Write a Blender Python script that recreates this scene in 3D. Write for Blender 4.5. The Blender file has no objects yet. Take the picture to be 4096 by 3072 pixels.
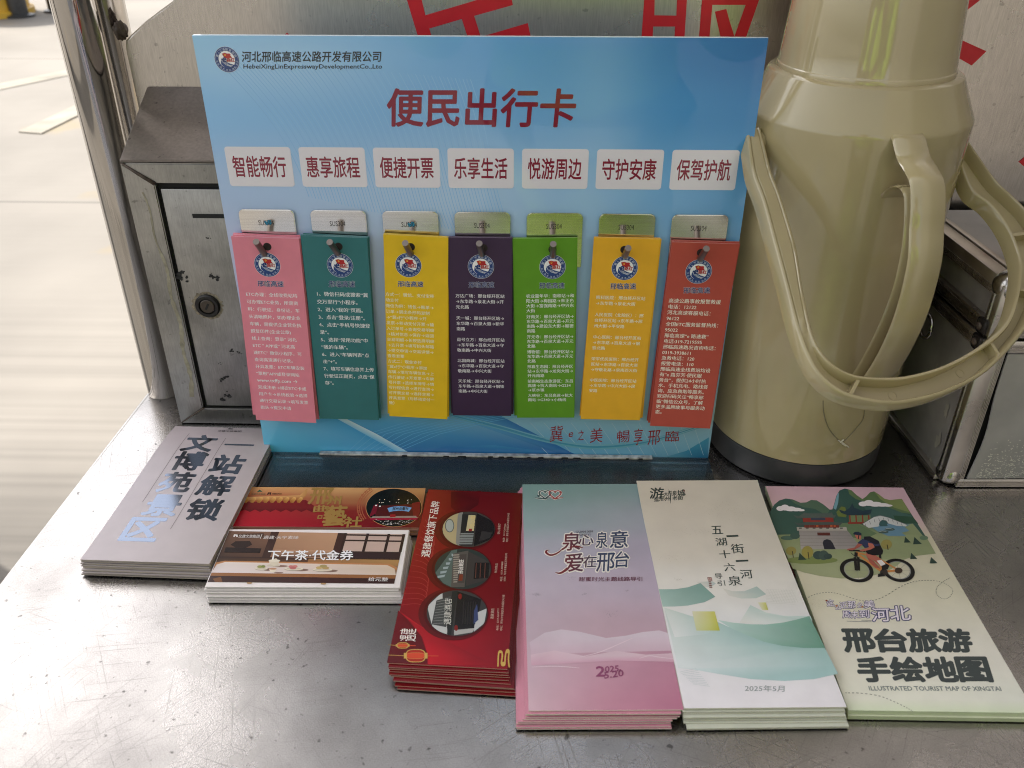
import bpy, bmesh, math, random
from mathutils import Vector, Matrix
random.seed(7)
S = bpy.context.scene
COL = S.collection

# ------------------------------------------------------------------ camera
FPX = 3505.957                      # focal length in pixels of the 4096 px wide photograph
PITCH, ROLL, YAW = 0.5457, 0.0007, -0.0225
CAM = Vector((0.0353, -0.5986, 0.4371))
_cy, _sy, _cp, _sp = math.cos(YAW), math.sin(YAW), math.cos(PITCH), math.sin(PITCH)
FW = Vector((_sy*_cp, _cy*_cp, -_sp)); RT = Vector((_cy, -_sy, 0)); UP = RT.cross(FW)
RT, UP = math.cos(ROLL)*RT+math.sin(ROLL)*UP, -math.sin(ROLL)*RT+math.cos(ROLL)*UP
cd = bpy.data.cameras.new('camera'); cam = bpy.data.objects.new('camera', cd); COL.objects.link(cam)
cam.matrix_world = Matrix(((RT.x, UP.x, -FW.x, CAM.x), (RT.y, UP.y, -FW.y, CAM.y), (RT.z, UP.z, -FW.z, CAM.z), (0, 0, 0, 1)))
cd.sensor_width = 36; cd.lens = FPX/4096*36; cd.clip_start = 0.01; cd.clip_end = 2000
cd.dof.use_dof = True; cd.dof.focus_distance = 0.70; cd.dof.aperture_fstop = 13
S.camera = cam

# ------------------------------------------------------------------ sky, sun, exposure
SUN_EL, SUN_AZ = math.radians(50), math.radians(300)      # azimuth from +y towards +x
w = bpy.data.worlds.new('World'); S.world = w; w.use_nodes = True
nt = w.node_tree; bg = nt.nodes['Background']
sky = nt.nodes.new('ShaderNodeTexSky'); sky.sky_type = 'NISHITA'; sky.sun_disc = False
sky.sun_elevation = SUN_EL; sky.sun_rotation = SUN_AZ; sky.air_density = 1.0; sky.dust_density = 3.0; sky.ozone_density = 0.6
hs = nt.nodes.new('ShaderNodeHueSaturation'); hs.inputs['Saturation'].default_value = .30   # pale hazy sky
nt.links.new(sky.outputs[0], hs.inputs['Color']); nt.links.new(hs.outputs[0], bg.inputs[0]); bg.inputs[1].default_value = 0.15
sd = bpy.data.lights.new('sun', 'SUN'); sd.energy = 3.0; sd.angle = math.radians(0.5); sd.color = (1, .95, .87)
so = bpy.data.objects.new('sun', sd); COL.objects.link(so)
sdir = Vector((math.sin(SUN_AZ)*math.cos(SUN_EL), math.cos(SUN_AZ)*math.cos(SUN_EL), math.sin(SUN_EL)))
so.rotation_euler = (-sdir).to_track_quat('-Z', 'Y').to_euler(); so.location = sdir*20
S.view_settings.view_transform = 'Standard'; S.view_settings.look = 'None'
S.view_settings.exposure = 0.98; S.view_settings.gamma = 1; S.view_settings.use_curve_mapping = False
S.render.engine = 'CYCLES'
S.cycles.use_denoising = True; S.cycles.denoising_prefilter = 'NONE'; S.cycles.pixel_filter_type = 'BLACKMAN_HARRIS'; S.cycles.filter_width = 1.05
S.cycles.max_bounces = 8; S.cycles.diffuse_bounces = 5; S.cycles.glossy_bounces = 5
S.cycles.transparent_max_bounces = 8; S.cycles.sample_clamp_indirect = 6; S.cycles.caustics_reflective = False; S.cycles.caustics_refractive = False

# ------------------------------------------------------------------ helpers
def lin(c, g=1.0):
    o = []
    for v in c[:3]:
        v = v/255; o.append(min(.95, g*(v/12.92 if v <= .04045 else ((v+.055)/1.055)**2.4)))
    return (o[0], o[1], o[2], 1.0)
GAIN = 1.12
def ink(c): return lin(c, GAIN)

def mat(name, col=(.5, .5, .5), rough=.5, metal=0., coat=0., spec=.5, attr=False, noise=0., nscale=40., bump=0., bscale=300., stretch=None, rvar=0., coat_rough=.03):
    m = bpy.data.materials.new(name); m.use_nodes = True
    t = m.node_tree; b = t.nodes['Principled BSDF']
    b.inputs['Base Color'].default_value = (*col[:3], 1); b.inputs['Roughness'].default_value = rough
    b.inputs['Metallic'].default_value = metal; b.inputs['Coat Weight'].default_value = coat
    b.inputs['Coat Roughness'].default_value = coat_rough; b.inputs['Specular IOR Level'].default_value = spec
    src = None
    if attr:
        a = t.nodes.new('ShaderNodeVertexColor'); a.layer_name = 'ink'; src = a.outputs[0]
        t.links.new(src, b.inputs['Base Color'])
    if noise or bump or rvar:
        tc = t.nodes.new('ShaderNodeTexCoord'); mp = t.nodes.new('ShaderNodeMapping')
        if stretch: mp.inputs['Scale'].default_value = stretch
        t.links.new(tc.outputs['Object'], mp.inputs[0])
        n = t.nodes.new('ShaderNodeTexNoise'); n.inputs['Scale'].default_value = nscale; n.inputs['Detail'].default_value = 6
        t.links.new(mp.outputs[0], n.inputs['Vector'])
        if noise:
            mr = t.nodes.new('ShaderNodeMapRange'); mr.inputs[3].default_value = 1-noise; mr.inputs[4].default_value = 1+noise*.5
            mr.inputs[1].default_value = .3; mr.inputs[2].default_value = .7
            t.links.new(n.outputs[0], mr.inputs[0])
            mx = t.nodes.new('ShaderNodeMix'); mx.data_type = 'RGBA'; mx.blend_type = 'MULTIPLY'; mx.inputs[0].default_value = 1
            if src: t.links.new(src, mx.inputs[6])
            else: mx.inputs[6].default_value = (*col[:3], 1)
            t.links.new(mr.outputs[0], mx.inputs[7]); t.links.new(mx.outputs[2], b.inputs['Base Color'])
        if rvar:
            mr = t.nodes.new('ShaderNodeMapRange'); mr.inputs[1].default_value = .3; mr.inputs[2].default_value = .7
            mr.inputs[3].default_value = max(.02, rough-rvar); mr.inputs[4].default_value = rough+rvar
            t.links.new(n.outputs[0], mr.inputs[0]); t.links.new(mr.outputs[0], b.inputs['Roughness'])
        if bump:
            n2 = t.nodes.new('ShaderNodeTexNoise'); n2.inputs['Scale'].default_value = bscale; n2.inputs['Detail'].default_value = 3
            t.links.new(mp.outputs[0], n2.inputs['Vector'])
            bp = t.nodes.new('ShaderNodeBump'); bp.inputs['Strength'].default_value = bump; bp.inputs['Distance'].default_value = .001
            t.links.new(n2.outputs[0], bp.inputs['Height']); t.links.new(bp.outputs[0], b.inputs['Normal'])
    return m

def N(t, kind, **kw):
    n = t.nodes.new(kind)
    for k, v in kw.items(): setattr(n, k, v)
    return n

def steel_sheet(name, col, rough, grain=(1, 1, 1), gscale=400, pits=0., stain=.25, scratch=0., stain_scale=6., gbump=.12):
    """worn stainless sheet: grain, cloudy stains, black pits, crossing scratches"""
    m = bpy.data.materials.new(name); m.use_nodes = True
    t = m.node_tree; b = t.nodes['Principled BSDF']; b.inputs['Metallic'].default_value = 1
    L = t.links.new
    tc = N(t, 'ShaderNodeTexCoord')
    mp = N(t, 'ShaderNodeMapping'); mp.inputs['Scale'].default_value = grain; L(tc.outputs['Object'], mp.inputs[0])
    g = N(t, 'ShaderNodeTexNoise'); g.inputs['Scale'].default_value = gscale; g.inputs['Detail'].default_value = 4; L(mp.outputs[0], g.inputs['Vector'])
    c = N(t, 'ShaderNodeTexNoise'); c.inputs['Scale'].default_value = stain_scale; c.inputs['Detail'].default_value = 7; c.inputs['Roughness'].default_value = .62; L(tc.outputs['Object'], c.inputs['Vector'])
    cr = N(t, 'ShaderNodeMapRange'); cr.inputs[1].default_value = .32; cr.inputs[2].default_value = .68; cr.inputs[3].default_value = 1-stain; cr.inputs[4].default_value = 1.04; L(c.outputs[0], cr.inputs[0])
    mx = N(t, 'ShaderNodeMix', data_type='RGBA', blend_type='MULTIPLY'); mx.inputs[0].default_value = 1; mx.inputs[6].default_value = (*col, 1); L(cr.outputs[0], mx.inputs[7])
    out = mx.outputs[2]
    gr = N(t, 'ShaderNodeMapRange'); gr.inputs[1].default_value = .3; gr.inputs[2].default_value = .7; gr.inputs[3].default_value = .88; gr.inputs[4].default_value = 1.08; L(g.outputs[0], gr.inputs[0])
    mg = N(t, 'ShaderNodeMix', data_type='RGBA', blend_type='MULTIPLY'); mg.inputs[0].default_value = 1; L(out, mg.inputs[6]); L(gr.outputs[0], mg.inputs[7]); out = mg.outputs[2]
    rr = N(t, 'ShaderNodeMapRange'); rr.inputs[1].default_value = .3; rr.inputs[2].default_value = .7; rr.inputs[3].default_value = rough+.09; rr.inputs[4].default_value = rough-.07; L(c.outputs[0], rr.inputs[0])
    rough_out = rr.outputs[0]; height = g.outputs[0]
    if pits:
        p = N(t, 'ShaderNodeTexNoise'); p.inputs['Scale'].default_value = 190; p.inputs['Detail'].default_value = 2; L(tc.outputs['Object'], p.inputs['Vector'])
        pr = N(t, 'ShaderNodeMapRange'); pr.inputs[1].default_value = .25; pr.inputs[2].default_value = .33; pr.inputs[3].default_value = 1-pits; pr.inputs[4].default_value = 1; L(p.outputs[0], pr.inputs[0])
        mp2 = N(t, 'ShaderNodeMix', data_type='RGBA', blend_type='MULTIPLY'); mp2.inputs[0].default_value = 1; L(out, mp2.inputs[6]); L(pr.outputs[0], mp2.inputs[7]); out = mp2.outputs[2]
    if scratch:
        acc = None
        wob = N(t, 'ShaderNodeTexNoise'); wob.inputs['Scale'].default_value = 3.5; wob.inputs['Detail'].default_value = 1; L(tc.outputs['Object'], wob.inputs['Vector'])
        wsc = N(t, 'ShaderNodeVectorMath', operation='SCALE'); wsc.inputs['Scale'].default_value = .05; L(wob.outputs['Color'], wsc.inputs[0])
        wad = N(t, 'ShaderNodeVectorMath', operation='ADD'); L(tc.outputs['Object'], wad.inputs[0]); L(wsc.outputs[0], wad.inputs[1])
        for ang, sc, ln, wd in ((.35, 9, 14, 900), (-.55, 7, 9, 760), (1.35, 8, 11, 820), (.95, 11, 22, 1100), (-.15, 12, 16, 980), (-1.1, 10, 20, 1000), (2.2, 6, 7, 700)):
            wv = N(t, 'ShaderNodeTexNoise'); wv.inputs['Scale'].default_value = sc; wv.inputs['Detail'].default_value = 1; L(tc.outputs['Object'], wv.inputs['Vector'])
            m1 = N(t, 'ShaderNodeMapping'); m1.inputs['Rotation'].default_value = (0, 0, ang); L(wad.outputs[0], m1.inputs[0])
            m2 = N(t, 'ShaderNodeMapping'); m2.inputs['Scale'].default_value = (ln, wd, 1); m2.inputs['Location'].default_value = (ang*7, sc, 0); L(m1.outputs[0], m2.inputs[0])
            nn = N(t, 'ShaderNodeTexNoise'); nn.inputs['Scale'].default_value = 1; nn.inputs['Detail'].default_value = 1; L(m2.outputs[0], nn.inputs['Vector'])
            hi = N(t, 'ShaderNodeMapRange'); hi.inputs[1].default_value = .64; hi.inputs[2].default_value = .70; L(nn.outputs[0], hi.inputs[0])
            ms = N(t, 'ShaderNodeMapRange'); ms.inputs[1].default_value = .44; ms.inputs[2].default_value = .60; L(wv.outputs[0], ms.inputs[0])
            mu = N(t, 'ShaderNodeMath', operation='MULTIPLY'); L(hi.outputs[0], mu.inputs[0]); L(ms.outputs[0], mu.inputs[1])
            if acc is None: acc = mu.outputs[0]
            else:
                ad = N(t, 'ShaderNodeMath', operation='MAXIMUM'); L(acc, ad.inputs[0]); L(mu.outputs[0], ad.inputs[1]); acc = ad.outputs[0]
        dk = N(t, 'ShaderNodeMapRange'); dk.inputs[3].default_value = 1; dk.inputs[4].default_value = 1-scratch; L(acc, dk.inputs[0])
        m3 = N(t, 'ShaderNodeMix', data_type='RGBA', blend_type='MULTIPLY'); m3.inputs[0].default_value = 1; L(out, m3.inputs[6]); L(dk.outputs[0], m3.inputs[7]); out = m3.outputs[2]
        a3 = N(t, 'ShaderNodeMath', operation='MULTIPLY_ADD'); L(acc, a3.inputs[0]); a3.inputs[1].default_value = .10; L(rough_out, a3.inputs[2]); rough_out = a3.outputs[0]
    L(out, b.inputs['Base Color']); L(rough_out, b.inputs['Roughness'])
    bp = N(t, 'ShaderNodeBump'); bp.inputs['Strength'].default_value = gbump; bp.inputs['Distance'].default_value = .0006
    L(height, bp.inputs['Height']); L(bp.outputs[0], b.inputs['Normal'])
    return m

def obj(name, bm, mats, parent=None, smooth=False, recalc=True):
    if recalc: bmesh.ops.recalc_face_normals(bm, faces=bm.faces[:])
    me = bpy.data.meshes.new(name); bm.to_mesh(me); bm.free()
    for m in (mats if isinstance(mats, (list, tuple)) else [mats]): me.materials.append(m)
    if smooth:
        for p in me.polygons: p.use_smooth = True
    o = bpy.data.objects.new(name, me); COL.objects.link(o)
    if parent: o.parent = parent; o.matrix_parent_inverse = parent.matrix_world.inverted()
    return o
def tag(o, label=None, cat=None, group=None, kind=None):
    if label: o['label'] = label
    if cat: o['category'] = cat
    if group: o['group'] = group
    if kind: o['kind'] = kind
    return o
def thing(name, loc, label, cat, group=None):
    o = bpy.data.objects.new(name, None); COL.objects.link(o); o.location = loc; o.empty_display_size = .02
    o.matrix_world = Matrix.Translation(loc)
    return tag(o, label, cat, group)
def box(bm, x0, x1, y0, y1, z0, z1, M=None, bev=0, seg=2):
    r = bmesh.ops.create_cube(bm, size=1)
    vs = r['verts']
    for v in vs: v.co = Vector((x0+(v.co.x+.5)*(x1-x0), y0+(v.co.y+.5)*(y1-y0), z0+(v.co.z+.5)*(z1-z0)))
    if bev:
        es = list({e for v in vs for e in v.link_edges})
        r2 = bmesh.ops.bevel(bm, geom=es, offset=bev, segments=seg, affect='EDGES', profile=.5)
        vs = list({v for f in r2['faces'] for v in f.verts} | {v for v in vs if v.is_valid})
    if M is not None:
        for v in vs: v.co = M @ v.co
    return vs
def tube(bm, pts, r, seg=16, caps=True):
    pts = [Vector(p) for p in pts]; rings = []
    for i, p in enumerate(pts):
        d = (pts[min(i+1, len(pts)-1)]-pts[max(i-1, 0)]).normalized()
        a = d.cross(Vector((0, 0, 1))); a = d.cross(Vector((1, 0, 0))) if a.length < .1 else a
        a.normalize(); b = d.cross(a); rr = r[i] if isinstance(r, (list, tuple)) else r
        rings.append([bm.verts.new(p+rr*(math.cos(2*math.pi*k/seg)*a+math.sin(2*math.pi*k/seg)*b)) for k in range(seg)])
    for A, B in zip(rings, rings[1:]):
        for k in range(seg): bm.faces.new((A[k], A[(k+1) % seg], B[(k+1) % seg], B[k]))
    if caps: bm.faces.new(rings[0][::-1]); bm.faces.new(rings[-1])
def lathe(bm, prof, c=(0, 0), seg=96, close_bottom=True, close_top=True):
    rings = [[bm.verts.new((c[0]+r*math.cos(2*math.pi*k/seg), c[1]+r*math.sin(2*math.pi*k/seg), z)) for k in range(seg)] for r, z in prof]
    for A, B in zip(rings, rings[1:]):
        for k in range(seg): bm.faces.new((A[k], A[(k+1) % seg], B[(k+1) % seg], B[k]))
    if close_bottom: bm.faces.new(rings[0][::-1])
    if close_top: bm.faces.new(rings[-1])
def catmull(pts, n=8):
    pts = [Vector(p) for p in pts]; out = []
    for i in range(len(pts)-1):
        p0, p1, p2, p3 = pts[max(i-1, 0)], pts[i], pts[i+1], pts[min(i+2, len(pts)-1)]
        for k in range(n):
            t = k/n
            out.append(.5*((2*p1)+(-p0+p2)*t+(2*p0-5*p1+4*p2-p3)*t*t+(-p0+3*p1-3*p2+p3)*t**3))
    out.append(pts[-1]); return out
def sharp(o, ang=35):
    me = o.data
    for p in me.polygons: p.use_smooth = True
    me.set_sharp_from_angle(angle=math.radians(ang))

# windows of the reference: (x0, y0, scale to photograph pixels)
WIN = {'F': (0, 0, 1), 'D': (0, 0, 4096/2212), '1': (700, 100, 1200/2212), '2': (1900, 100, 1200/2212), '3': (850, 800, 800/1397), '4': (1500, 800, 800/1397),
       '5': (2200, 800, 800/1397), '6': (0, 0, 1100/1073), '7': (2900, 0, 1196/1984), '8': (2700, 900, 1396/2105), 'a': (300, 1650, 800/1896),
       'b': (800, 1900, 950/2212), 'c': (1500, 1900, 650/1198), 'd': (2000, 1900, 800/1207), 'e': (2500, 1900, 950/1433), 'f': (3000, 1900, 1096/1684),
       'g': (1000, 1600, 2000/2212), 't': (1500, 0, 1600/2212), 'T': (200, 0, 700/1290), 'q': (0, 0, 500/1185)}
def measure(x, y, win, o, n):
    """where the survey line through a measured point meets the plane (o, n)"""
    a, b, s = WIN[win]; px, py = a+x*s, b+y*s
    d = FW+(px-2048)/FPX*RT-(py-1536)/FPX*UP
    return CAM+((o-CAM).dot(n)/d.dot(n))*d

# ------------------------------------------------------------------ glyphs (Blender's own built-in font)
_fc = bpy.data.curves.new('glyphs', 'FONT'); _fc.dimensions = '2D'; _fc.fill_mode = 'FRONT'; _fc.resolution_u = 2
_fo = bpy.data.objects.new('glyphs', _fc); COL.objects.link(_fo)
_gcache = {}
def glyphs(s, off=0.):
    k = s
    if k not in _gcache:
        _fc.body = s
        dg = bpy.context.evaluated_depsgraph_get(); dg.update()
        me = bpy.data.meshes.new_from_object(_fo.evaluated_get(dg))
        v = [(q.co.x, q.co.y) for q in me.vertices]; f = [tuple(p.vertices) for p in me.polygons]
        bpy.data.meshes.remove(me)
        _gcache[k] = (v, f)
    return _gcache[k]

class Art:
    """flat printing on a surface with origin O, axes ex and ey; layers lie EPS apart"""
    EPS = 5e-5
    def __init__(s, O, ex, ey, gain=GAIN):
        s.O = Vector(O); s.ex = Vector(ex).normalized(); s.ey = Vector(ey); s.ey = (s.ey-s.ey.dot(s.ex)*s.ex).normalized()
        s.n = s.ex.cross(s.ey); s.bm = bmesh.new(); s.cl = s.bm.verts.layers.float_color.new('ink'); s.gain = gain; s.win = 'F'; s.k = 0
    def loc(s, x, y, win=None):
        d = measure(x, y, win or s.win, s.O, s.n)-s.O
        return (d.dot(s.ex), d.dot(s.ey))
    def L(s, pts, win=None): return [s.loc(*p, win) for p in pts]
    sat = 1.
    def c(s, col):
        g = .3*col[0]+.59*col[1]+.11*col[2]
        return lin([g+(x-g)*s.sat for x in col[:3]], s.gain)
    def _face(s, uv, cols, lay, mi=0):
        vs = []; s.k += 1; lay = lay+.008*(s.k % 40)      # no two printed shapes share a plane
        for i, (u, v) in enumerate(uv):
            q = s.bm.verts.new((u, v, lay*s.EPS)); q[s.cl] = cols[i] if isinstance(cols, list) else cols; vs.append(q)
        try: f = s.bm.faces.new(vs); f.material_index = mi; return f
        except ValueError: return None
    def uv(s, pts, col, lay=1, mi=0):
        col = [s.c(k) for k in col] if isinstance(col, list) else s.c(col)
        return s._face(pts, col, lay, mi)
    def poly(s, pts, col, lay=1, win=None, mi=0): return s.uv(s.L(pts, win), col, lay, mi)
    def grid(s, u0, u1, v0, v1, nu, nv, fn, lay=0, mi=0):
        g = []
        for j in range(nv+1):
            row = []
            for i in range(nu+1):
                q = s.bm.verts.new((u0+(u1-u0)*i/nu, v0+(v1-v0)*j/nv, lay*s.EPS)); q[s.cl] = s.c(fn(i/nu, j/nv)); row.append(q)
            g.append(row)
        for j in range(nv):
            for i in range(nu):
                f = s.bm.faces.new((g[j][i], g[j][i+1], g[j+1][i+1], g[j+1][i])); f.material_index = mi
    def rrect(s, u0, u1, v0, v1, r, col, lay=1, mi=0):
        p = []
        for cx, cy, a in ((u1-r, v1-r, 0), (u0+r, v1-r, 90), (u0+r, v0+r, 180), (u1-r, v0+r, 270)):
            for k in range(6): t = math.radians(a+18*k); p.append((cx+r*math.cos(t), cy+r*math.sin(t)))
        s.uv(p, col, lay, mi)
    def disc(s, u, v, r, col, lay=1, ry=None, seg=32, a0=0, a1=360, rot=0):
        ry = ry or r; cr, sr = math.cos(rot), math.sin(rot); p = []
        for k in range(seg + (0 if a1-a0 >= 360 else 1)):
            t = math.radians(a0+(a1-a0)*k/seg); x, y = r*math.cos(t), ry*math.sin(t); p.append((u+x*cr-y*sr, v+x*sr+y*cr))
        s.uv(p, col, lay)
    def stroke(s, pts, wd, col, lay=1, mi=0, closed=False, taper=False):
        pts = [Vector((*p, 0)) for p in pts]
        if closed: pts = pts+[pts[0]]
        col = s.c(col); prev = None; n = len(pts); s.k += 1; lay = lay+.008*(s.k % 40)
        for i, p in enumerate(pts):
            if closed and i in (0, n-1): d = (pts[1]-pts[n-2])
            else: d = pts[min(i+1, n-1)]-pts[max(i-1, 0)]
            if d.length == 0: continue
            d.normalize(); k = wd*.5*((math.sin(math.pi*(i+.6)/(n+.2))*.8+.2) if taper else 1)
            a = s.bm.verts.new((p.x-d.y*k, p.y+d.x*k, lay*s.EPS)); b = s.bm.verts.new((p.x+d.y*k, p.y-d.x*k, lay*s.EPS))
            a[s.cl] = col; b[s.cl] = col
            if prev:
                f = s.bm.faces.new((prev[1], b, a, prev[0])); f.material_index = mi
            prev = (a, b)
    def _put(s, vf, fn, col, lay, mi=0):
        v, f = vf; vs = []
        for x, y in v:
            a, b = fn(x, y); q = s.bm.verts.new((a, b, lay*s.EPS)); q[s.cl] = col(a, b) if callable(col) else col; vs.append(q)
        for t in f:
            try: k = s.bm.faces.new([vs[i] for i in t]); k.material_index = mi
            except ValueError: pass
    def _bold(s, vf, fn, col, lay, mi, off):
        # heavier strokes: the glyph again, nudged round a small circle, each copy a hair lower
        s._put(vf, fn, col, lay, mi)
        if off > .005:
            n = 2 if off < .0115 else 6 if off < .03 else 12
            for k in range(n):
                t = 2*math.pi*(k+(0 if n == 2 else .5))/n; dx, dy = off*math.cos(t), off*math.sin(t)
                s._put(([(x+dx, y+dy) for x, y in vf[0]], vf[1]), fn, col, lay-.028*(k+1), mi)
    def box_text(s, st, p0, p1, p3, col, lay=2, off=0., win=None, mi=0, colf=None):
        """string whose inked box runs from p0 (bottom left) to p1 (bottom right) and p3 (top left)"""
        s.aff_text(st, s.loc(*p0, win), s.loc(*p1, win), s.loc(*p3, win), col, lay, off, mi, colf)
    def aff_text(s, st, a, b, c, col, lay=2, off=0., mi=0, colf=None):
        v0, _ = glyphs(st); vf = v0, _
        x0, x1 = min(p[0] for p in v0), max(p[0] for p in v0); y0, y1 = min(p[1] for p in v0), max(p[1] for p in v0)
        def fn(x, y):
            i, j = (x-x0)/(x1-x0), (y-y0)/max(1e-6, y1-y0)
            return (a[0]+(b[0]-a[0])*i+(c[0]-a[0])*j, a[1]+(b[1]-a[1])*i+(c[1]-a[1])*j)
        s._bold(vf, fn, colf or s.c(col), lay, mi, off)
    def text(s, st, u, v, em, col, lay=2, off=0., sx=1., rot=0., shear=0., mi=0, colf=None, center=False):
        vf = glyphs(st, off); cr, sr = math.cos(rot), math.sin(rot); dx = 0
        if center: dx = -(min(p[0] for p in vf[0])+max(p[0] for p in vf[0]))/2
        def fn(x, y):
            x = (x+dx+shear*y)*em*sx; y = y*em
            return (u+x*cr-y*sr, v+x*sr+y*cr)
        s._bold(vf, fn, colf or s.c(col), lay, mi, off)
    def place(s, fn=None, cuts_u=(), cuts_v=()):
        """lay the printing on its surface; fn(u, v, h) gives the bent position in the local frame"""
        bm = s.bm
        for k in cuts_u: bmesh.ops.bisect_plane(bm, geom=bm.verts[:]+bm.edges[:]+bm.faces[:], plane_co=(k, 0, 0), plane_no=(1, 0, 0), dist=1e-7)
        for k in cuts_v: bmesh.ops.bisect_plane(bm, geom=bm.verts[:]+bm.edges[:]+bm.faces[:], plane_co=(0, k, 0), plane_no=(0, 1, 0), dist=1e-7)
        for f in bm.faces:
            f.normal_update()
            if f.normal.z < 0: f.normal_flip()
        for v in bm.verts:
            u, vv, h = fn(*v.co) if fn else v.co
            v.co = s.O+u*s.ex+vv*s.ey+h*s.n
        return bm

def slab_into(art, W, Lh, th, top=None, side=(236, 232, 225), seg=12, nu=6):
    """a sheet of thickness th under the printing, in the art's own local frame (top face at h = 0)"""
    bm, cl = art.bm, art.cl
    cs = art.c(side)
    def vert(u, v, h, c): q = bm.verts.new((u, v, h)); q[cl] = c; return q
    # sides and bottom, kept as separate corners so the edge colour stays crisp
    A = [[vert(W*i/nu, Lh*j/seg, -th, cs) for i in range(nu+1)] for j in range(seg+1)]
    for j in range(seg):
        for i in range(nu): bm.faces.new((A[j][i], A[j+1][i], A[j+1][i+1], A[j][i+1]))
    rim = [(W*i/nu, 0) for i in range(nu)]+[(W, Lh*j/seg) for j in range(seg)]+[(W*i/nu, Lh) for i in range(nu, 0, -1)]+[(0, Lh*j/seg) for j in range(seg, 0, -1)]
    n = len(rim); T = [vert(u, v, 0, cs) for u, v in rim]; B = [vert(u, v, -th, cs) for u, v in rim]
    for k in range(n): bm.faces.new((B[k], B[(k+1) % n], T[(k+1) % n], T[k]))

# ------------------------------------------------------------------ materials
M_table = steel_sheet('worn_steel_counter', (.52, .495, .48), .27, gscale=1100, pits=.6, stain=.36, scratch=.15, stain_scale=8, gbump=.18)
M_panel = steel_sheet('brushed_steel_panel', (.70, .65, .59), .24, grain=(9, 9, .7), gscale=140, pits=.3, stain=.2, stain_scale=4, gbump=.10)
M_mail = steel_sheet('old_steel_box', (.43, .42, .395), .38, grain=(8, 8, .8), gscale=160, pits=.35, stain=.42, stain_scale=14, gbump=.10)
M_mtop = steel_sheet('dark_reflection_steel_lid', (.30, .265, .24), .36, gscale=420, pits=.5, stain=.35, stain_scale=9, gbump=.15)  # dark overhead reflection put into the lid colour; stains and pits vary randomly
M_chrome = mat('polished_steel_tube', (.66, .63, .59), .09, 1, noise=.10, nscale=25, stretch=(1, 1, .15), rvar=.04)
M_hook = mat('brushed_hook_steel', (.90, .875, .83), .13, 1, noise=.12, nscale=40, stretch=(.5, 1, 30))
M_peg = mat('peg_steel', (.24, .20, .17), .38, 1)
M_board = mat('printed_acrylic', rough=.35, coat=1, coat_rough=.02, attr=True)
M_paper = mat('coated_paper', rough=.42, attr=True, noise=.05, nscale=60, bump=.05, bscale=900)
M_gloss = mat('gloss_paper', rough=.24, attr=True, noise=.04, nscale=50)
M_foil = mat('dark_foil_ink', (.20, .235, .31), .13, 1)
M_card = mat('bookmark_card', rough=.5, attr=True, noise=.05, nscale=90, bump=.03, bscale=900)
M_beige = mat('beige_plastic', (.405, .335, .182), .12, coat=.6, noise=.10, nscale=14, rvar=.04)
M_lid = mat('beige_lid_plastic', (.445, .37, .215), .10, coat=.8, noise=.08, nscale=14, rvar=.03)
M_black = mat('black_plastic', (.045, .045, .045), .38, noise=.3, nscale=40)
M_case = mat('dark_case_panel', (.33, .30, .265), .55, noise=.3, nscale=30, bump=.05)
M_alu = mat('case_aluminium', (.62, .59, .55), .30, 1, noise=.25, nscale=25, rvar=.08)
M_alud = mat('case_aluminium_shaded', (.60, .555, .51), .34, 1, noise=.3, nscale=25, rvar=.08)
M_case_skin = mat('case_skin', (.50, .475, .45), .42, .2, noise=.25, nscale=18, bump=.2, bscale=500)
M_ball = mat('chrome_corner', (.55, .52, .48), .2, 1, noise=.6, nscale=150)
M_flake = mat('bare_board', (.42, .38, .30), .8, noise=.2)
M_red = mat('red_sticker', (.62, .012, .022), .35, noise=.15, nscale=40)
M_dark = mat('black_gap', (.006, .006, .006), .7)
M_grime = mat('black_paint_flakes', (.012, .012, .012), .6)
M_glue = mat('dried_glue', (.33, .30, .22), .5, noise=.4, nscale=120, bump=.4, bscale=300)
M_rust = mat('weld_scale', (.10, .07, .05), .6, noise=.6, nscale=200, bump=.6, bscale=500)

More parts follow.
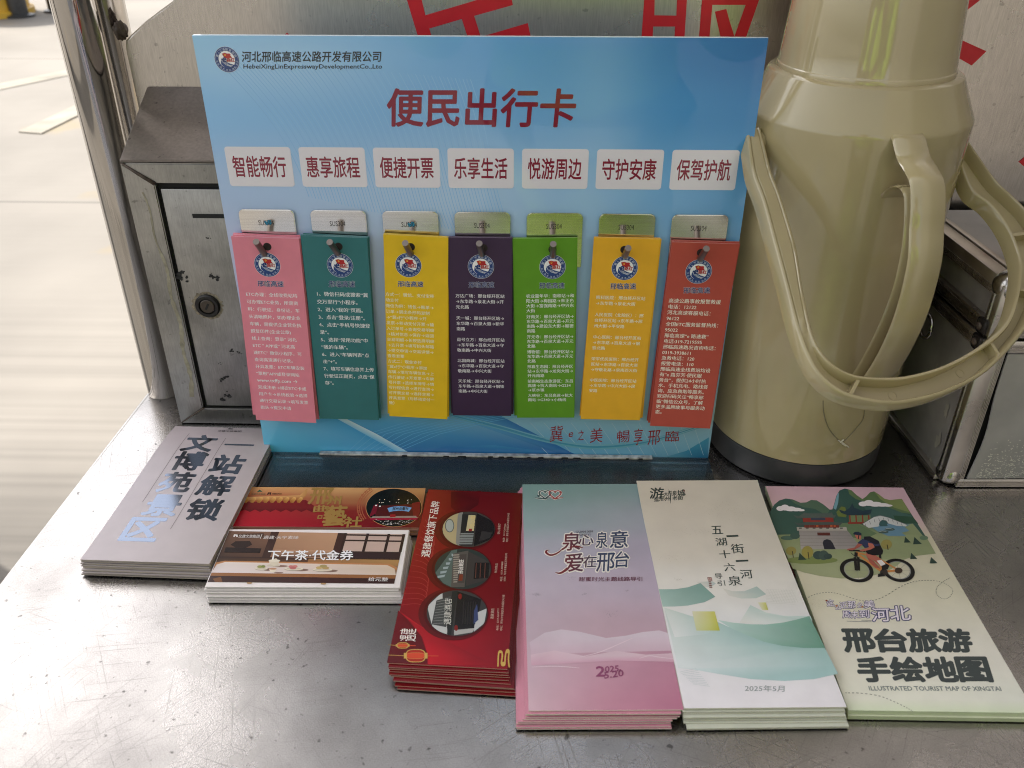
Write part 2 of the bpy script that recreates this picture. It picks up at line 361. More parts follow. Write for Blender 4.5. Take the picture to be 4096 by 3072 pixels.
# ------------------------------------------------------------------ the place: ground, canopy, road marks
GZ = -0.93
def ground():
    m = bpy.data.materials.new('lane_concrete'); m.use_nodes = True
    t = m.node_tree; b = t.nodes['Principled BSDF']; L = t.links.new; b.inputs['Roughness'].default_value = .8
    tc = N(t, 'ShaderNodeTexCoord')
    n1 = N(t, 'ShaderNodeTexNoise'); n1.inputs['Scale'].default_value = .9; n1.inputs['Detail'].default_value = 8; L(tc.outputs['Object'], n1.inputs['Vector'])
    r1 = N(t, 'ShaderNodeMapRange'); r1.inputs[1].default_value = .3; r1.inputs[2].default_value = .7; r1.inputs[3].default_value = .75; r1.inputs[4].default_value = 1.12; L(n1.outputs[0], r1.inputs[0])
    mp = N(t, 'ShaderNodeMapping'); mp.inputs['Rotation'].default_value = (0, 0, .10); mp.inputs['Scale'].default_value = (.15, 26, 1); L(tc.outputs['Object'], mp.inputs[0])
    n2 = N(t, 'ShaderNodeTexNoise'); n2.inputs['Scale'].default_value = 1; n2.inputs['Detail'].default_value = 3; L(mp.outputs[0], n2.inputs['Vector'])
    r2 = N(t, 'ShaderNodeMapRange'); r2.inputs[1].default_value = .35; r2.inputs[2].default_value = .6; r2.inputs[3].default_value = .84; r2.inputs[4].default_value = 1.03; L(n2.outputs[0], r2.inputs[0])
    # sawn grooves only in the band beside the counter
    sx = N(t, 'ShaderNodeSeparateXYZ'); L(tc.outputs['Object'], sx.inputs[0])
    band = N(t, 'ShaderNodeMapRange'); band.inputs[1].default_value = 2.3; band.inputs[2].default_value = 1.6; L(sx.outputs[1], band.inputs[0])
    mxg = N(t, 'ShaderNodeMix', data_type='FLOAT'); mxg.inputs[2].default_value = 1; L(band.outputs[0], mxg.inputs[0]); L(r2.outputs[0], mxg.inputs[3])
    # a worn, tyre-darkened strip close to the counter and saw joints across the lane
    wn = N(t, 'ShaderNodeMath', operation='MULTIPLY_ADD'); L(n1.outputs[0], wn.inputs[0]); wn.inputs[1].default_value = .35; L(sx.outputs[1], wn.inputs[2])
    dm = N(t, 'ShaderNodeMapRange'); dm.inputs[1].default_value = 1.10; dm.inputs[2].default_value = 1.50; dm.inputs[3].default_value = .66; dm.inputs[4].default_value = 1; L(wn.outputs[0], dm.inputs[0])
    jt = N(t, 'ShaderNodeMath', operation='PINGPONG'); jt.inputs[1].default_value = 1.6; L(sx.outputs[1], jt.inputs[0])
    jl = N(t, 'ShaderNodeMapRange'); jl.inputs[1].default_value = .004; jl.inputs[2].default_value = .012; jl.inputs[3].default_value = .55; jl.inputs[4].default_value = 1; L(jt.outputs[0], jl.inputs[0])
    m0 = N(t, 'ShaderNodeMath', operation='MULTIPLY'); L(dm.outputs[0], m0.inputs[0]); L(jl.outputs[0], m0.inputs[1])
    m1 = N(t, 'ShaderNodeMath', operation='MULTIPLY'); L(m0.outputs[0], m1.inputs[0]); L(mxg.outputs[0], m1.inputs[1])
    mu = N(t, 'ShaderNodeMath', operation='MULTIPLY'); L(r1.outputs[0], mu.inputs[0]); L(m1.outputs[0], mu.inputs[1])
    mx = N(t, 'ShaderNodeMix', data_type='RGBA', blend_type='MULTIPLY'); mx.inputs[0].default_value = 1; mx.inputs[6].default_value = (.265, .24, .208, 1); L(mu.outputs[0], mx.inputs[7])
    # yellow worn paint stains
    n3 = N(t, 'ShaderNodeTexNoise'); n3.inputs['Scale'].default_value = 1.3; n3.inputs['Detail'].default_value = 5; L(tc.outputs['Object'], n3.inputs['Vector'])
    r3 = N(t, 'ShaderNodeMapRange'); r3.inputs[1].default_value = .64; r3.inputs[2].default_value = .72; r3.inputs[4].default_value = .5; L(n3.outputs[0], r3.inputs[0])
    m2 = N(t, 'ShaderNodeMix', data_type='RGBA'); L(r3.outputs[0], m2.inputs[0]); L(mx.outputs[2], m2.inputs[6]); m2.inputs[7].default_value = (.36, .26, .10, 1)
    L(m2.outputs[2], b.inputs['Base Color'])
    bp = N(t, 'ShaderNodeBump'); bp.inputs['Strength'].default_value = .4; bp.inputs['Distance'].default_value = .004; L(n2.outputs[0], bp.inputs['Height']); L(bp.outputs[0], b.inputs['Normal'])
    bm = bmesh.new(); R = 400
    bmesh.ops.create_grid(bm, x_segments=8, y_segments=8, size=R)
    for v in bm.verts: v.co.z = GZ
    tag(obj('ground', bm, m), 'pale concrete toll lane beside the steel counter', 'ground', kind='structure')
ground()
M_white = mat('lane_paint', (.37, .335, .275), .85, noise=.25, nscale=6)
M_yel = mat('barrier_yellow', (.70, .42, .04), .5, noise=.2, nscale=5)
def gpt(x, y, win='q', z=GZ): return measure(x, y, win, Vector((0, 0, z)), Vector((0, 0, 1)))
def road_mark(pts, name, label):
    bm = bmesh.new(); bm.faces.new([bm.verts.new(gpt(*p, z=GZ+.004)) for p in pts])
    tag(obj(name, bm, M_white), label, 'road marking', kind='structure')
road_mark([(-260, 860), (0, 790), (690, 650), (1400, 480), (1400, 520), (690, 705), (0, 850), (-260, 920)], 'lane_line', 'worn white lane line across the far concrete')
# raised island edge nearer to the counter
bm = bmesh.new()
tp = [gpt(x, y, z=GZ+.008) for x, y in ((175, 1245), (780, 965), (1500, 640), (1500, 745), (800, 1060), (390, 1262))]
lo = [Vector((p.x, p.y, GZ-.01)) for p in tp]
A = [bm.verts.new(p) for p in tp]; B = [bm.verts.new(p) for p in lo]; bm.faces.new(A); bm.faces.new(B[::-1])
for k in range(6): bm.faces.new((A[k], B[k], B[(k+1) % 6], A[(k+1) % 6]))
tag(obj('kerb', bm, M_white), 'low white painted kerb end on the concrete lane', 'kerb', kind='structure')
# yellow crash barrier drum and bollards far left
p = gpt(10, 190)
t_ = thing('crash_barrel', (p.x-.35, p.y+.35, GZ), 'yellow crash barrier drum on the far side of the lane', 'barrel')
bm = bmesh.new(); lathe(bm, [(.40, 0), (.42, .02), (.42, .30), (.40, .32), (.42, .34), (.42, .62), (.40, .64), (.40, .88), (.36, .92)], seg=40)
for v in bm.verts: v.co += t_.location
sharp(obj('drum', bm, M_yel, t_))
bm = bmesh.new(); lathe(bm, [(.46, 0), (.46, .05), (.43, .06)], seg=40)
for v in bm.verts: v.co += t_.location+Vector((0, 0, .001))
obj('base_ring', bm, M_yel, t_)
def bollard(px, py, r, label, yellow):
    p = gpt(px, py); t_ = thing('bollard', (p.x, p.y, GZ), label, 'bollard')
    bm = bmesh.new(); lathe(bm, [(r*1.6, 0), (r*1.6, .02), (r, .03), (r, .30)], seg=24)
    for v in bm.verts: v.co += t_.location
    obj('post', bm, M_black, t_)
    bm = bmesh.new(); lathe(bm, [(r+.002, .302), (r+.002, .47)], seg=24)
    for v in bm.verts: v.co += t_.location
    obj('reflective_band', bm, M_yel if yellow else M_white, t_)
    bm = bmesh.new(); lathe(bm, [(r, .47), (r, .72), (r*.6, .76)], seg=24)
    for v in bm.verts: v.co += t_.location+Vector((0, 0, .001))
    obj('post_top', bm, M_black, t_)
bollard(190, 158, .085, 'black bollard with a yellow band beside the yellow drum', True)
bollard(535, 112, .07, 'dark bollard between the yellow drum and the steel pole', False)

# unseen toll canopy, cut and placed as a strip that shades the counter
M_roof = mat('canopy_sheet', (.30, .28, .26), .6)
bm = bmesh.new(); box(bm, -2.15, 6.0, 0.1, 1.35, 2.6, 2.75)
for k in range(7): box(bm, -2.15+k*1.0, -2.05+k*1.0, .12, 1.33, 2.45, 2.598)
tag(obj('canopy', bm, M_roof), 'unseen grey roof strip of the toll lane, placed to shade the counter', 'canopy', kind='structure')
for k, (x, y) in enumerate(((-2.0, 1.2), (-2.0, .25))):  # unseen columns, added to give upright streaks in reflections
    bm = bmesh.new(); box(bm, x-.09, x+.09, y-.09, y+.09, GZ, 2.449, bev=.008)
    o = obj('reflection_column', bm, M_roof); tag(o, 'unseen square column added for reflection streaks, under the canopy at its ' + ('far' if k == 0 else 'near') + ' corner', 'column')
# booth wall added at the right to cut light there, seen only in reflections
M_block_wall = mat('light_block_wall', (.34, .31, .28), .5)
bm = bmesh.new(); box(bm, .95, 3.5, -3.2, 2.4, GZ, 2.44)
tag(obj('light_block_booth', bm, M_block_wall), 'unseen booth wall added to cut light right of the counter', 'booth')

# ------------------------------------------------------------------ steel counter (service stand)
PY = .122      # front face of the back panel
stand = thing('service_counter', (0, 0, GZ), 'worn stainless steel service counter with an upright back panel', 'counter')
bm = bmesh.new()
le = [(-.3365, -.95), (-.3342, -.1447), (-.324, .1055), (-.3225, .165)]
A = [bm.verts.new((x, y, 0)) for x, y in le]+[bm.verts.new((.95, .165, 0)), bm.verts.new((.95, -.60, 0)), bm.verts.new((.3, -.60, 0)), bm.verts.new((-.05, -.60, 0))]
A = [v for v in A]
A[0].co.y = -.60
f = bm.faces.new(A); r = bmesh.ops.extrude_face_region(bm, geom=[f])
for v in [g for g in r['geom'] if isinstance(g, bmesh.types.BMVert)]: v.co.z = -.032
ed = [e for e in bm.edges if all(abs(v.co.z) < 1e-6 for v in e.verts)]
bmesh.ops.bevel(bm, geom=ed, offset=.003, segments=3, affect='EDGES')
sharp(obj('counter_top', bm, M_table, stand), 40)
for x in (-.28, .88):
    for y in (-.55, .09):
        bm = bmesh.new(); tube(bm, [(x, y, GZ), (x, y, -.0325)], .02, 20); obj('leg', bm, M_chrome, stand, True)
# back panel with a clipped, rounded shoulder at the left
bm = bmesh.new()
path = [(-.2865, .002), (-.2855, .31)]
for q in ((526, 300), (600, 255), (700, 160), (800, 85), (900, 10)):
    P_ = measure(q[0]+ (30 if q[0] == 526 else 0), q[1], 'T', Vector((0, PY, 0)), Vector((0, 1, 0))); path.append((P_.x, P_.z))
path[1] = (path[2][0]-.0015, path[2][1]-.006)
path += [(-.215, .365), (-.17, .395), (-.10, .415), (.92, .415), (.92, .002)]
A = [bm.verts.new((x, PY, z)) for x, z in path]; f = bm.faces.new(A)
r = bmesh.ops.extrude_face_region(bm, geom=[f])
for v in [g for g in r['geom'] if isinstance(g, bmesh.types.BMVert)]: v.co.y = PY+.012
bmesh.ops.bevel(bm, geom=[e for e in bm.edges if all(abs(v.co.y-PY) < 1e-6 for v in e.verts)], offset=.0016, segments=2, affect='EDGES')
sharp(obj('back_panel', bm, M_panel, stand), 35)
# cut red film characters on the back panel
def film(polys, win):
    bm = bmesh.new(); o = Vector((0, PY-.0006, 0)); n = Vector((0, 1, 0))
    for ps in polys:
        f = bm.faces.new([bm.verts.new(measure(x, y, win, o, n)) for x, y in ps])
        f.normal_update()
        if f.normal.y > 0: f.normal_flip()
    for f in bm.faces[:]:
        r = bmesh.ops.extrude_face_region(bm, geom=[f])
        for v in [g for g in r['geom'] if isinstance(g, bmesh.types.BMVert)]: v.co.y += .0004
    return obj('red_character', bm, M_red, stand)
film([[(150, -90), (235, -100), (278, 85), (612, -14), (748, -48), (762, 28), (548, 88), (590, 220), (520, 230), (480, 105), (300, 158), (322, 240), (252, 250)],
      [(560, 212), (845, 128), (868, 235), (600, 300)]], 't')
film([[(1494, -80), (1548, -80), (1545, 85), (1667, 87), (1674, -80), (1730, -80), (1708, 260), (1653, 260), (1660, 147), (1538, 147), (1533, 260), (1471, 260)],
      [(1815, -80), (2140, -80), (2122, 5), (2040, 240), (1975, 240), (2050, 27), (1866, 27), (1845, 260), (1788, 260)],
      [(1880, 65), (1943, 50), (1962, 120), (1992, 215), (1918, 235)]], 't')
film([[(770, 110), (825, 57), (890, 110)]], '1')
film([[(1560, -70), (1800, -90), (1700, -5), (1573, 94), (1500, 60)], [(1562, 262), (1735, 340), (1637, 435), (1537, 378)], [(1470, 462), (1548, 465), (1508, 527), (1440, 545)]], '7')
film([[(2100, 950), (1950, 1075), (2100, 1200)]], '7')
# two upright tubes at the left end
bm = bmesh.new(); tube(bm, [(-.3085, .1005, .0005), (-.3085, .1005, 1.2)], .0158, 48)
obj('front_tube', bm, M_chrome, stand, True)
bm = bmesh.new(); tube(bm, [(-.3070, .1465, .0005), (-.3070, .1465, 1.2)], .0165, 48)
obj('rear_tube', bm, M_chrome, stand, True)
P_ = measure(520, 225, 'T', Vector((0, .132, 0)), Vector((0, 1, 0)))
bm = bmesh.new(); bmesh.ops.create_icosphere(bm, subdivisions=4, radius=.0052)
for v in bm.verts:
    d = v.co.normalized(); v.co = v.co*(1+.18*math.sin(9*d.x+4*d.z)*math.cos(8*d.y+2*d.x)); v.co.z *= 1.35; v.co += P_
obj('weld_bead', bm, M_rust, stand, True)

# ------------------------------------------------------------------ steel letter box
MX0, MX1, MY = -.2748, -.095, .045
mb = thing('suggestion_box', ((MX0+MX1)/2, .083, 0), 'old stainless steel drop box with slot and round lock', 'drop box')
zt, zb = .2386, .2755
def prism_y(bm, prof, x0, x1):      # profile in (y, z) drawn along x
    a = [bm.verts.new((x0, y, z)) for y, z in prof]; b = [bm.verts.new((x1, y, z)) for y, z in prof]
    n = len(prof); bm.faces.new(a); bm.faces.new(b[::-1])
    for k in range(n): bm.faces.new((a[k], b[k], b[(k+1) % n], a[(k+1) % n]))
bm = bmesh.new(); prism_y(bm, [(MY+.006, .0012), (PY-.0005, .0012), (PY-.0005, zb-.004), (MY+.006, zt-.003)], MX0+.001, MX1-.001)
obj('body', bm, M_mail, mb)
bm = bmesh.new(); prism_y(bm, [(MY, zt-.0015), (MY, zt), (PY-.0004, zb), (PY-.0004, zb-.0015)], MX0, MX1)
bmesh.ops.bevel(bm, geom=bm.edges[:], offset=.0006, segments=2, affect='EDGES')
sharp(obj('sloped_lid', bm, M_mtop, mb))
def frame_bar(pts, name='frame_bar'):
    bm = bmesh.new(); a = [bm.verts.new((x, MY, z)) for x, z in pts]; f = bm.faces.new(a)
    r = bmesh.ops.extrude_face_region(bm, geom=[f])
    for v in [g for g in r['geom'] if isinstance(g, bmesh.types.BMVert)]: v.co.y = MY+.0085
    bmesh.ops.bevel(bm, geom=[e for e in bm.edges if all(abs(v.co.y-MY) < 1e-6 for v in e.verts)], offset=.0009, segments=2, affect='EDGES')
    return obj(name, bm, M_mail, mb)
fx, ft, fb = .0235, .2205, .0175
frame_bar([(MX0, zt-.002), (MX0, .001), (MX0+fx-.0005, fb), (MX0+fx-.0005, ft)])
frame_bar([(MX0+.0012, zt-.002), (MX0+fx, ft+.0006), (MX1-fx, ft+.0006), (MX1-.001, zt-.002)])
frame_bar([(MX0+.0012, .001), (MX1-.001, .001), (MX1-fx, fb-.0006), (MX0+fx, fb-.0006)])
frame_bar([(MX1, zt-.002), (MX1-fx+.0005, ft), (MX1-fx+.0005, fb), (MX1, .001)])
bm = bmesh.new(); box(bm, MX0+fx-.004, MX1-fx+.004, MY+.0055, MY+.0058, fb-.004, ft+.003)
obj('door_gap', bm, M_dark, mb)
bm = bmesh.new(); box(bm, MX0+fx+.0022, MX1-fx-.0022, MY+.0022, MY+.0050, fb+.0012, ft-.0045, bev=.0007)
door = obj('door', bm, M_mail, mb); sharp(door)
# flap fold along the top of the door, slot and lock
bm = bmesh.new(); pts = []
sx0, sx1, sz0, sz1 = -.2282, -.12, .1929, .1963
box(bm, sx0, sx1, MY+.0015, MY+.0020, sz0, sz1, bev=.0002)
obj('mail_slot', bm, M_dark, door)
lx, lz = -.2302, .1169
lock = None
bm = bmesh.new()
lathe(bm, [(.0102, 0), (.0102, .0012), (.0092, .0024), (.0070, .0024), (.0064, .0012), (.0063, .001)], seg=48)
Mr = Matrix.Translation((lx, MY+.0019, lz)) @ Matrix.Rotation(math.pi/2, 4, 'X')
for v in bm.verts: v.co = Mr @ v.co
lock = obj('lock', bm, mat('lock_black', (.02, .018, .016), .32, .3), door); sharp(lock)
bm = bmesh.new(); lathe(bm, [(.0060, .0008), (.0060, .0018), (.0054, .0022)], seg=40)
for v in bm.verts: v.co = Mr @ v.co
obj('cylinder', bm, mat('lock_barrel', (.10, .085, .07), .35, 1), lock)
bm = bmesh.new(); box(bm, -.0009, .0009, -.0030, .0030, .0021, .00235)
for v in bm.verts: v.co = Mr @ Matrix.Rotation(-.5, 4, 'Z') @ v.co
obj('keyhole', bm, M_dark, lock)
# rust collar and flaked black paint on the door; dried glue on the frame
def blot(cx, cz, w_, h_, n, seed, y, m, name, par, jag=.6, rot=0.):
    rnd = random.Random(seed); bm = bmesh.new()
    for k in range(n):
        x = cx+rnd.gauss(0, .33)*w_; z = cz+rnd.gauss(0, .33)*h_+rot*(x-cx); r = rnd.uniform(.12, .5)*min(w_, h_)*rnd.uniform(.5, 1.1)
        q = []
        for i in range(9):
            a = 2*math.pi*i/9; rr = r*(1-jag*rnd.random()); q.append(bm.verts.new((x+rr*1.25*math.cos(a), y-.00002*k, z+rr*math.sin(a))))
        f = bm.faces.new(q); f.normal_update()
        if f.normal.y > 0: f.normal_flip()
    return obj(name, bm, m, par, recalc=False)
yb = MY+.00215
for k, (x, y, ww, hh, n, rot) in enumerate([(815, 930, .004, .002, 9, 0), (705, 1078, .008, .005, 26, 0), (835, 1080, .006, .004, 16, -.4), (880, 1475, .008, .003, 18, .5), (885, 1545, .006, .008, 10, .4), (860, 1420, .003, .002, 5, 0), (720, 1450, .002, .003, 5, 0), (940, 1380, .004, .003, 7, 0), (905, 1365, .003, .004, 6, 0)]):
    p = measure(x, y, '6', Vector((0, yb, 0)), Vector((0, 1, 0)))
    blot(p.x, p.z, ww, hh, n, 50+k, yb, M_grime, 'paint_flakes', door, rot=rot)
bm = bmesh.new()
for k in range(44):
    a = 2*math.pi*k/44; r1 = .0104; r2 = .0116+.0022*random.Random(k).random()
    b_ = 2*math.pi*(k+1)/44; r3 = .0116+.0022*random.Random((k+1) % 44).random()
    q = [bm.verts.new((lx+r*math.cos(t), MY+.0021, lz+r*math.sin(t))) for r, t in ((r1, a), (r2, a), (r3, b_), (r1, b_))]; bm.faces.new(q)
obj('rust_ring', bm, mat('rust', (.30, .25, .18), .6, noise=.6, nscale=500), door)
bm = bmesh.new(); cl = []
for k in range(60):
    t = k/59; z = .214-.185*t; x = MX0+.0125+.0035*math.sin(t*3.2)+.0012*math.sin(t*23)+.004*t
    wd = (.0006+.0016*t)*(.6+.8*random.Random(900+k).random()); cl.append((bm.verts.new((x-wd, MY-.0002, z)), bm.verts.new((x+wd, MY-.0002, z))))
for a, b_ in zip(cl, cl[1:]): bm.faces.new((a[0], a[1], b_[1], b_[0]))
obj('dried_glue', bm, M_glue, mb)
bm = bmesh.new()
tube(bm, [(MX0+.0006, MY-.0002, zt-.0015), (MX0+.012, MY-.0004, zt-.010), (MX0+fx, MY-.0003, ft+.0003)], [.0007, .0013, .0017], 8)
obj('weld_seam', bm, M_rust, mb, True); bm = bmesh.new()
tube(bm, [(MX0+.0006, MY-.0001, .0015), (MX0+fx, MY-.0001, fb)], [.0005, .0008], 8)
obj('weld_seam', bm, M_rust, mb, True)

# ------------------------------------------------------------------ big thermos flask
TX, TY = .2635, .0356
fl = thing('thermos_flask', (TX, TY, 0), 'large beige plastic thermos flask with dark base and hanging carry handle', 'thermos flask')
c_ = (TX, TY)
bm = bmesh.new(); lathe(bm, [(.0692, .0006), (.0714, .003), (.0720, .0235), (.0708, .0240)], c_)
sharp(obj('base', bm, M_black, fl), 40)
bm = bmesh.new()
lathe(bm, [(.0712, .0242), (.0718, .0246), (.0724, .06), (.0738, .15), (.0752, .225), (.0760, .270), (.0764, .2810), (.0762, .2828), (.0754, .2846), (.0720, .2918), (.0675, .3015), (.0652, .3068), (.0640, .3092), (.0620, .3104), (.0580, .3106)], c_)
sharp(obj('body', bm, M_beige, fl), 32)
bm = bmesh.new()
lathe(bm, [(.0570, .3066), (.0586, .3072), (.0589, .3080), (.0589, .3132), (.0586, .3138), (.0583, .3140), (.0580, .3150), (.0570, .328), (.0556, .345), (.0520, .385), (.0480, .415), (.0440, .432), (.036, .442), (.020, .446)], c_)
sharp(obj('cup_lid', bm, M_lid, fl), 32)
def strap(bm, prof, ha, width, th, off=0., taper=None):
    """flat band: prof in (radius, z) seen along the azimuth ha, swept sideways by width"""
    h = Vector((math.cos(ha), math.sin(ha), 0)); s_ = Vector((-h.y, h.x, 0)); rings = []
    n = len(prof)
    for i, (r, z) in enumerate(prof):
        a = Vector(prof[max(i-1, 0)]); b = Vector(prof[min(i+1, n-1)]); d = (b-a).normalized(); nn = Vector((-d.y, d.x))
        if nn.x < 0: nn = -nn
        wv = (taper[i] if taper else 1)*width/2
        q = []
        for (u, k) in ((-wv, 0), (-wv+.0016, th*.5), (wv-.0016, th*.5), (wv, 0), (wv-.0016, -th*.5), (-wv+.0016, -th*.5)):
            P = Vector((TX, TY, 0))+(r+nn.x*k)*h+Vector((0, 0, z+nn.y*k))+(u+off)*s_
            q.append(bm.verts.new(P))
        rings.append(q)
    for A, B in zip(rings, rings[1:]):
        for k in range(6): bm.faces.new((A[k], A[(k+1) % 6], B[(k+1) % 6], B[k]))
    bm.faces.new(rings[0][::-1]); bm.faces.new(rings[-1])
HA = math.radians(277)
op = [(q.x, q.y) for q in catmull([(.0715, .2838, 0), (.0770, .2822, 0), (.0881, .2735, 0), (.1007, .2688, 0), (.1095, .2636, 0), (.1166, .2507, 0), (.1200, .2400, 0), (.1263, .2239, 0), (.1282, .2040, 0), (.1268, .1800, 0), (.1199, .1525, 0), (.1088, .1266, 0), (.0965, .1085, 0), (.0860, .0985, 0), (.0715, .0930, 0)], 5)]
bm = bmesh.new(); strap(bm, op, HA, .0225, .0036); sharp(obj('grip_handle', bm, M_beige, fl), 50)
ip = [(q.x, q.y) for q in catmull([(.0740, .2440, 0), (.0792, .2500, 0), (.0854, .2544, 0), (.0943, .2570, 0), (.1020, .2548, 0), (.1068, .2475, 0), (.1118, .2345, 0), (.1150, .2186, 0), (.1152, .1960, 0), (.1098, .1686, 0), (.0995, .1375, 0), (.0874, .1114, 0), (.0720, .088, 0)], 5)]
bm = bmesh.new(); strap(bm, ip, HA, .0190, .0024); sharp(obj('inner_strap', bm, M_beige, fl), 50)
# swinging carry handle: a channel section bent to a U, hinged at the shoulder
az, tau = math.radians(290), math.radians(55)
hh = Vector((math.cos(az), math.sin(az), 0)); aa = Vector((-hh.y, hh.x, 0)); gg = math.sin(tau)*hh+Vector((0, 0, -math.cos(tau))); nn = aa.cross(gg)
BO = Vector((TX, TY, .268))
inn = [(-.0765, -.004), (-.0800, .0127), (-.0838, .0337), (-.0850, .0512), (-.0890, .0817), (-.0925, .0985), (-.0984, .1187), (-.1043, .1442), (-.1060, .1600), (-.1018, .1735), (-.0903, .1836), (-.0700, .1891), (-.0524, .1906), (-.0261, .1885), (.0040, .1809), (.0305, .1697), (.0480, .1547), (.0660, .1316), (.0725, .1125), (.0735, .0955), (.0700, .0800), (.0625, .0680), (.0640, .0500), (.0690, .0250), (.0710, -.004)]
out = [(-.0885, -.004), (-.0940, .0150), (-.0984, .0324), (-.1000, .0540), (-.1043, .0802), (-.1073, .0987), (-.1111, .1215), (-.1153, .1447), (-.1166, .1663), (-.1141, .1814), (-.1040, .1945), (-.0820, .2045), (-.0610, .2075), (-.0330, .2060), (.0010, .1978), (.0400, .1785), (.0640, .1600), (.0870, .1360), (.0990, .1150), (.1000, .0940), (.0945, .0770), (.0880, .0620), (.0850, .0410), (.0835, .0240), (.0830, -.004)]
dep = [.0] * 8 + [.002, .0055, .008, .009] + [.009]*13
inn = catmull([(*p, 0) for p in inn], 5); out = catmull([(*p, 0) for p in out], 5)
HN = .0115                                              # height of the lips
bm = bmesh.new(); rings = []
for i, (a, b) in enumerate(zip(inn, out)):
    k = min(i/5, len(dep)-1.001); d = dep[int(k)]*(1-k % 1)+dep[int(k)+1]*(k % 1)
    lip = .0030; wv = (b-a); L_ = wv.length; e = wv/L_
    sec = [(0, 0), (0, HN-.001), (.001, HN), (lip-.0008, HN), (lip, HN-.001), (lip+.0006, HN-d-.0002), (L_-lip-.0006, HN-d-.0002), (L_-lip, HN-.001), (L_-lip+.0008, HN), (L_-.001, HN), (L_, HN-.001), (L_, 0)]
    q = []
    for u, h in sec:
        p = a+e*u; q.append(bm.verts.new(BO+p.x*aa+p.y*gg-h*nn+.004*nn))
    rings.append(q)
for A, B in zip(rings, rings[1:]):
    for k in range(12): bm.faces.new((A[k], A[(k+1) % 12], B[(k+1) % 12], B[k]))
bm.faces.new(rings[0][::-1]); bm.faces.new(rings[-1])
carry = obj('carry_handle', bm, M_beige, fl); sharp(carry, 50)
def rib(i, t):
    a, b = inn[i], out[i]; a2, b2 = inn[i+1], out[i+1]; d = (((a2-a)+(b2-b))/2).normalized()*t; bm = bmesh.new(); vs = []
    e = (b-a).normalized()*.0022
    for P in (a+e, b-e):
        for s_ in (-.5, .5):
            for h in (.0022, HN-.0016): vs.append(bm.verts.new(BO+(P+d*s_).x*aa+(P+d*s_).y*gg-h*nn+.004*nn))
    bmesh.ops.convex_hull(bm, input=vs); obj('rib', bm, M_beige, carry)
for i in (51, 72, 82, 92): rib(i, .0024)
for i in (58, 68):
    c = (inn[i]+out[i])/2; bm = bmesh.new(); lathe(bm, [(.0030, 0), (.0030, .0003), (.0026, .0003), (.0026, .0001)], seg=28)
    R_ = Matrix((aa, gg, -nn)).transposed().to_4x4(); R_.translation = BO+c.x*aa+c.y*gg-(HN-.0092)*nn+.004*nn
    for v in bm.verts: v.co = R_ @ v.co
    obj('moulding_mark', bm, M_beige, carry)
for sgn, x in ((-1, -.0825), (1, .077)):
    bm = bmesh.new(); p = BO+x*aa+.002*gg; q = Vector((TX, TY, .266))+sgn*.070*aa
    tube(bm, [q, p+sgn*.006*aa], .007, 24); sharp(obj('hinge_stud', bm, M_beige, fl), 40)
# star crack and the V outline of the handle base above it
def on_body(x, y):
    a_, b_, s_ = WIN['8']; px, py = a_+x*s_, b_+y*s_; d = FW+(px-2048)/FPX*RT-(py-1536)/FPX*UP
    ox, oy = CAM.x-TX, CAM.y-TY; r = .0729; A_ = d.x**2+d.y**2; B_ = ox*d.x+oy*d.y; C_ = ox*ox+oy*oy-r*r
    t = (-B_-math.sqrt(B_*B_-A_*C_))/A_; return CAM+t*d
bm = bmesh.new()
for ln in ([(893, 1060), (895, 1120), (915, 1200), (950, 1260), (1000, 1310)], [(1145, 1100), (1135, 1170), (1095, 1225), (1050, 1275), (1010, 1310)]):
    tube(bm, catmull([on_body(*p) for p in ln], 4), .00035, 6)
obj('handle_base_outline', bm, mat('handle_outline_line', (.20, .17, .10), .6), fl)
bm = bmesh.new()
for ln in ([(985, 1298), (1025, 1325)], [(1018, 1295), (995, 1312)], [(1000, 1305), (1048, 1340)], [(1008, 1318), (1028, 1332)]):
    tube(bm, [on_body(*p) for p in ln], .0006, 6)
obj('glue_blob', bm, mat('clear_glue', (.62, .58, .46), .2), fl)

# ------------------------------------------------------------------ aluminium tool case
CA = math.radians(1.5); CO = Vector((.3665, -.0318, .0008))
cs = thing('tool_case', CO+Vector((.13, .075, 0)), 'battered aluminium tool case with peeling dark side panel', 'tool case')
CM = Matrix.Translation(CO) @ Matrix.Rotation(CA, 4, 'Z') @ Matrix(((1, -.055, 0, 0), (0, 1, 0, 0), (0, 0, 1, 0), (0, 0, 0, 1)))
CW, CD, CH, SPL = .27, .142, .181, .1345
def cbox(par, name, m, x0, x1, y0, y1, z0, z1, bev=0):
    bm = bmesh.new(); box(bm, x0, x1, y0, y1, z0, z1, CM, bev); o = obj(name, bm, m, par); sharp(o, 40); return o
shell = cbox(cs, 'lower_shell', M_case, .004, CW-.004, .004, CD-.002, .003, SPL-.001)
lid = cbox(cs, 'lid', M_case, .004, CW-.004, .004, CD-.002, SPL+.001, CH-.003)
def bar(par, m, x0, x1, y0, y1, z0, z1, grooves=(), name='frame_profile'):
    """extruded profile with raised rills: grooves = list of boxes"""
    bm = bmesh.new(); box(bm, x0, x1, y0, y1, z0, z1, CM, .0012)
    for g in grooves: box(bm, *g, CM)
    o = obj(name, bm, m, par); sharp(o, 40); return o
PW = .0175
def rills_x(x0, x1, y, z, n, dz=.0012, out=-1):    # run along x on a front face
    return [(x0, x1, y-.0007, y+.0004, z+k*dz, z+k*dz+.00062) for k in range(n)]
def rills_y(y0, y1, x, z, n, dz=.0012):            # run along y on the left face
    return [(x-.0007, x+.0004, y0, y1, z+k*dz, z+k*dz+.00062) for k in range(n)]
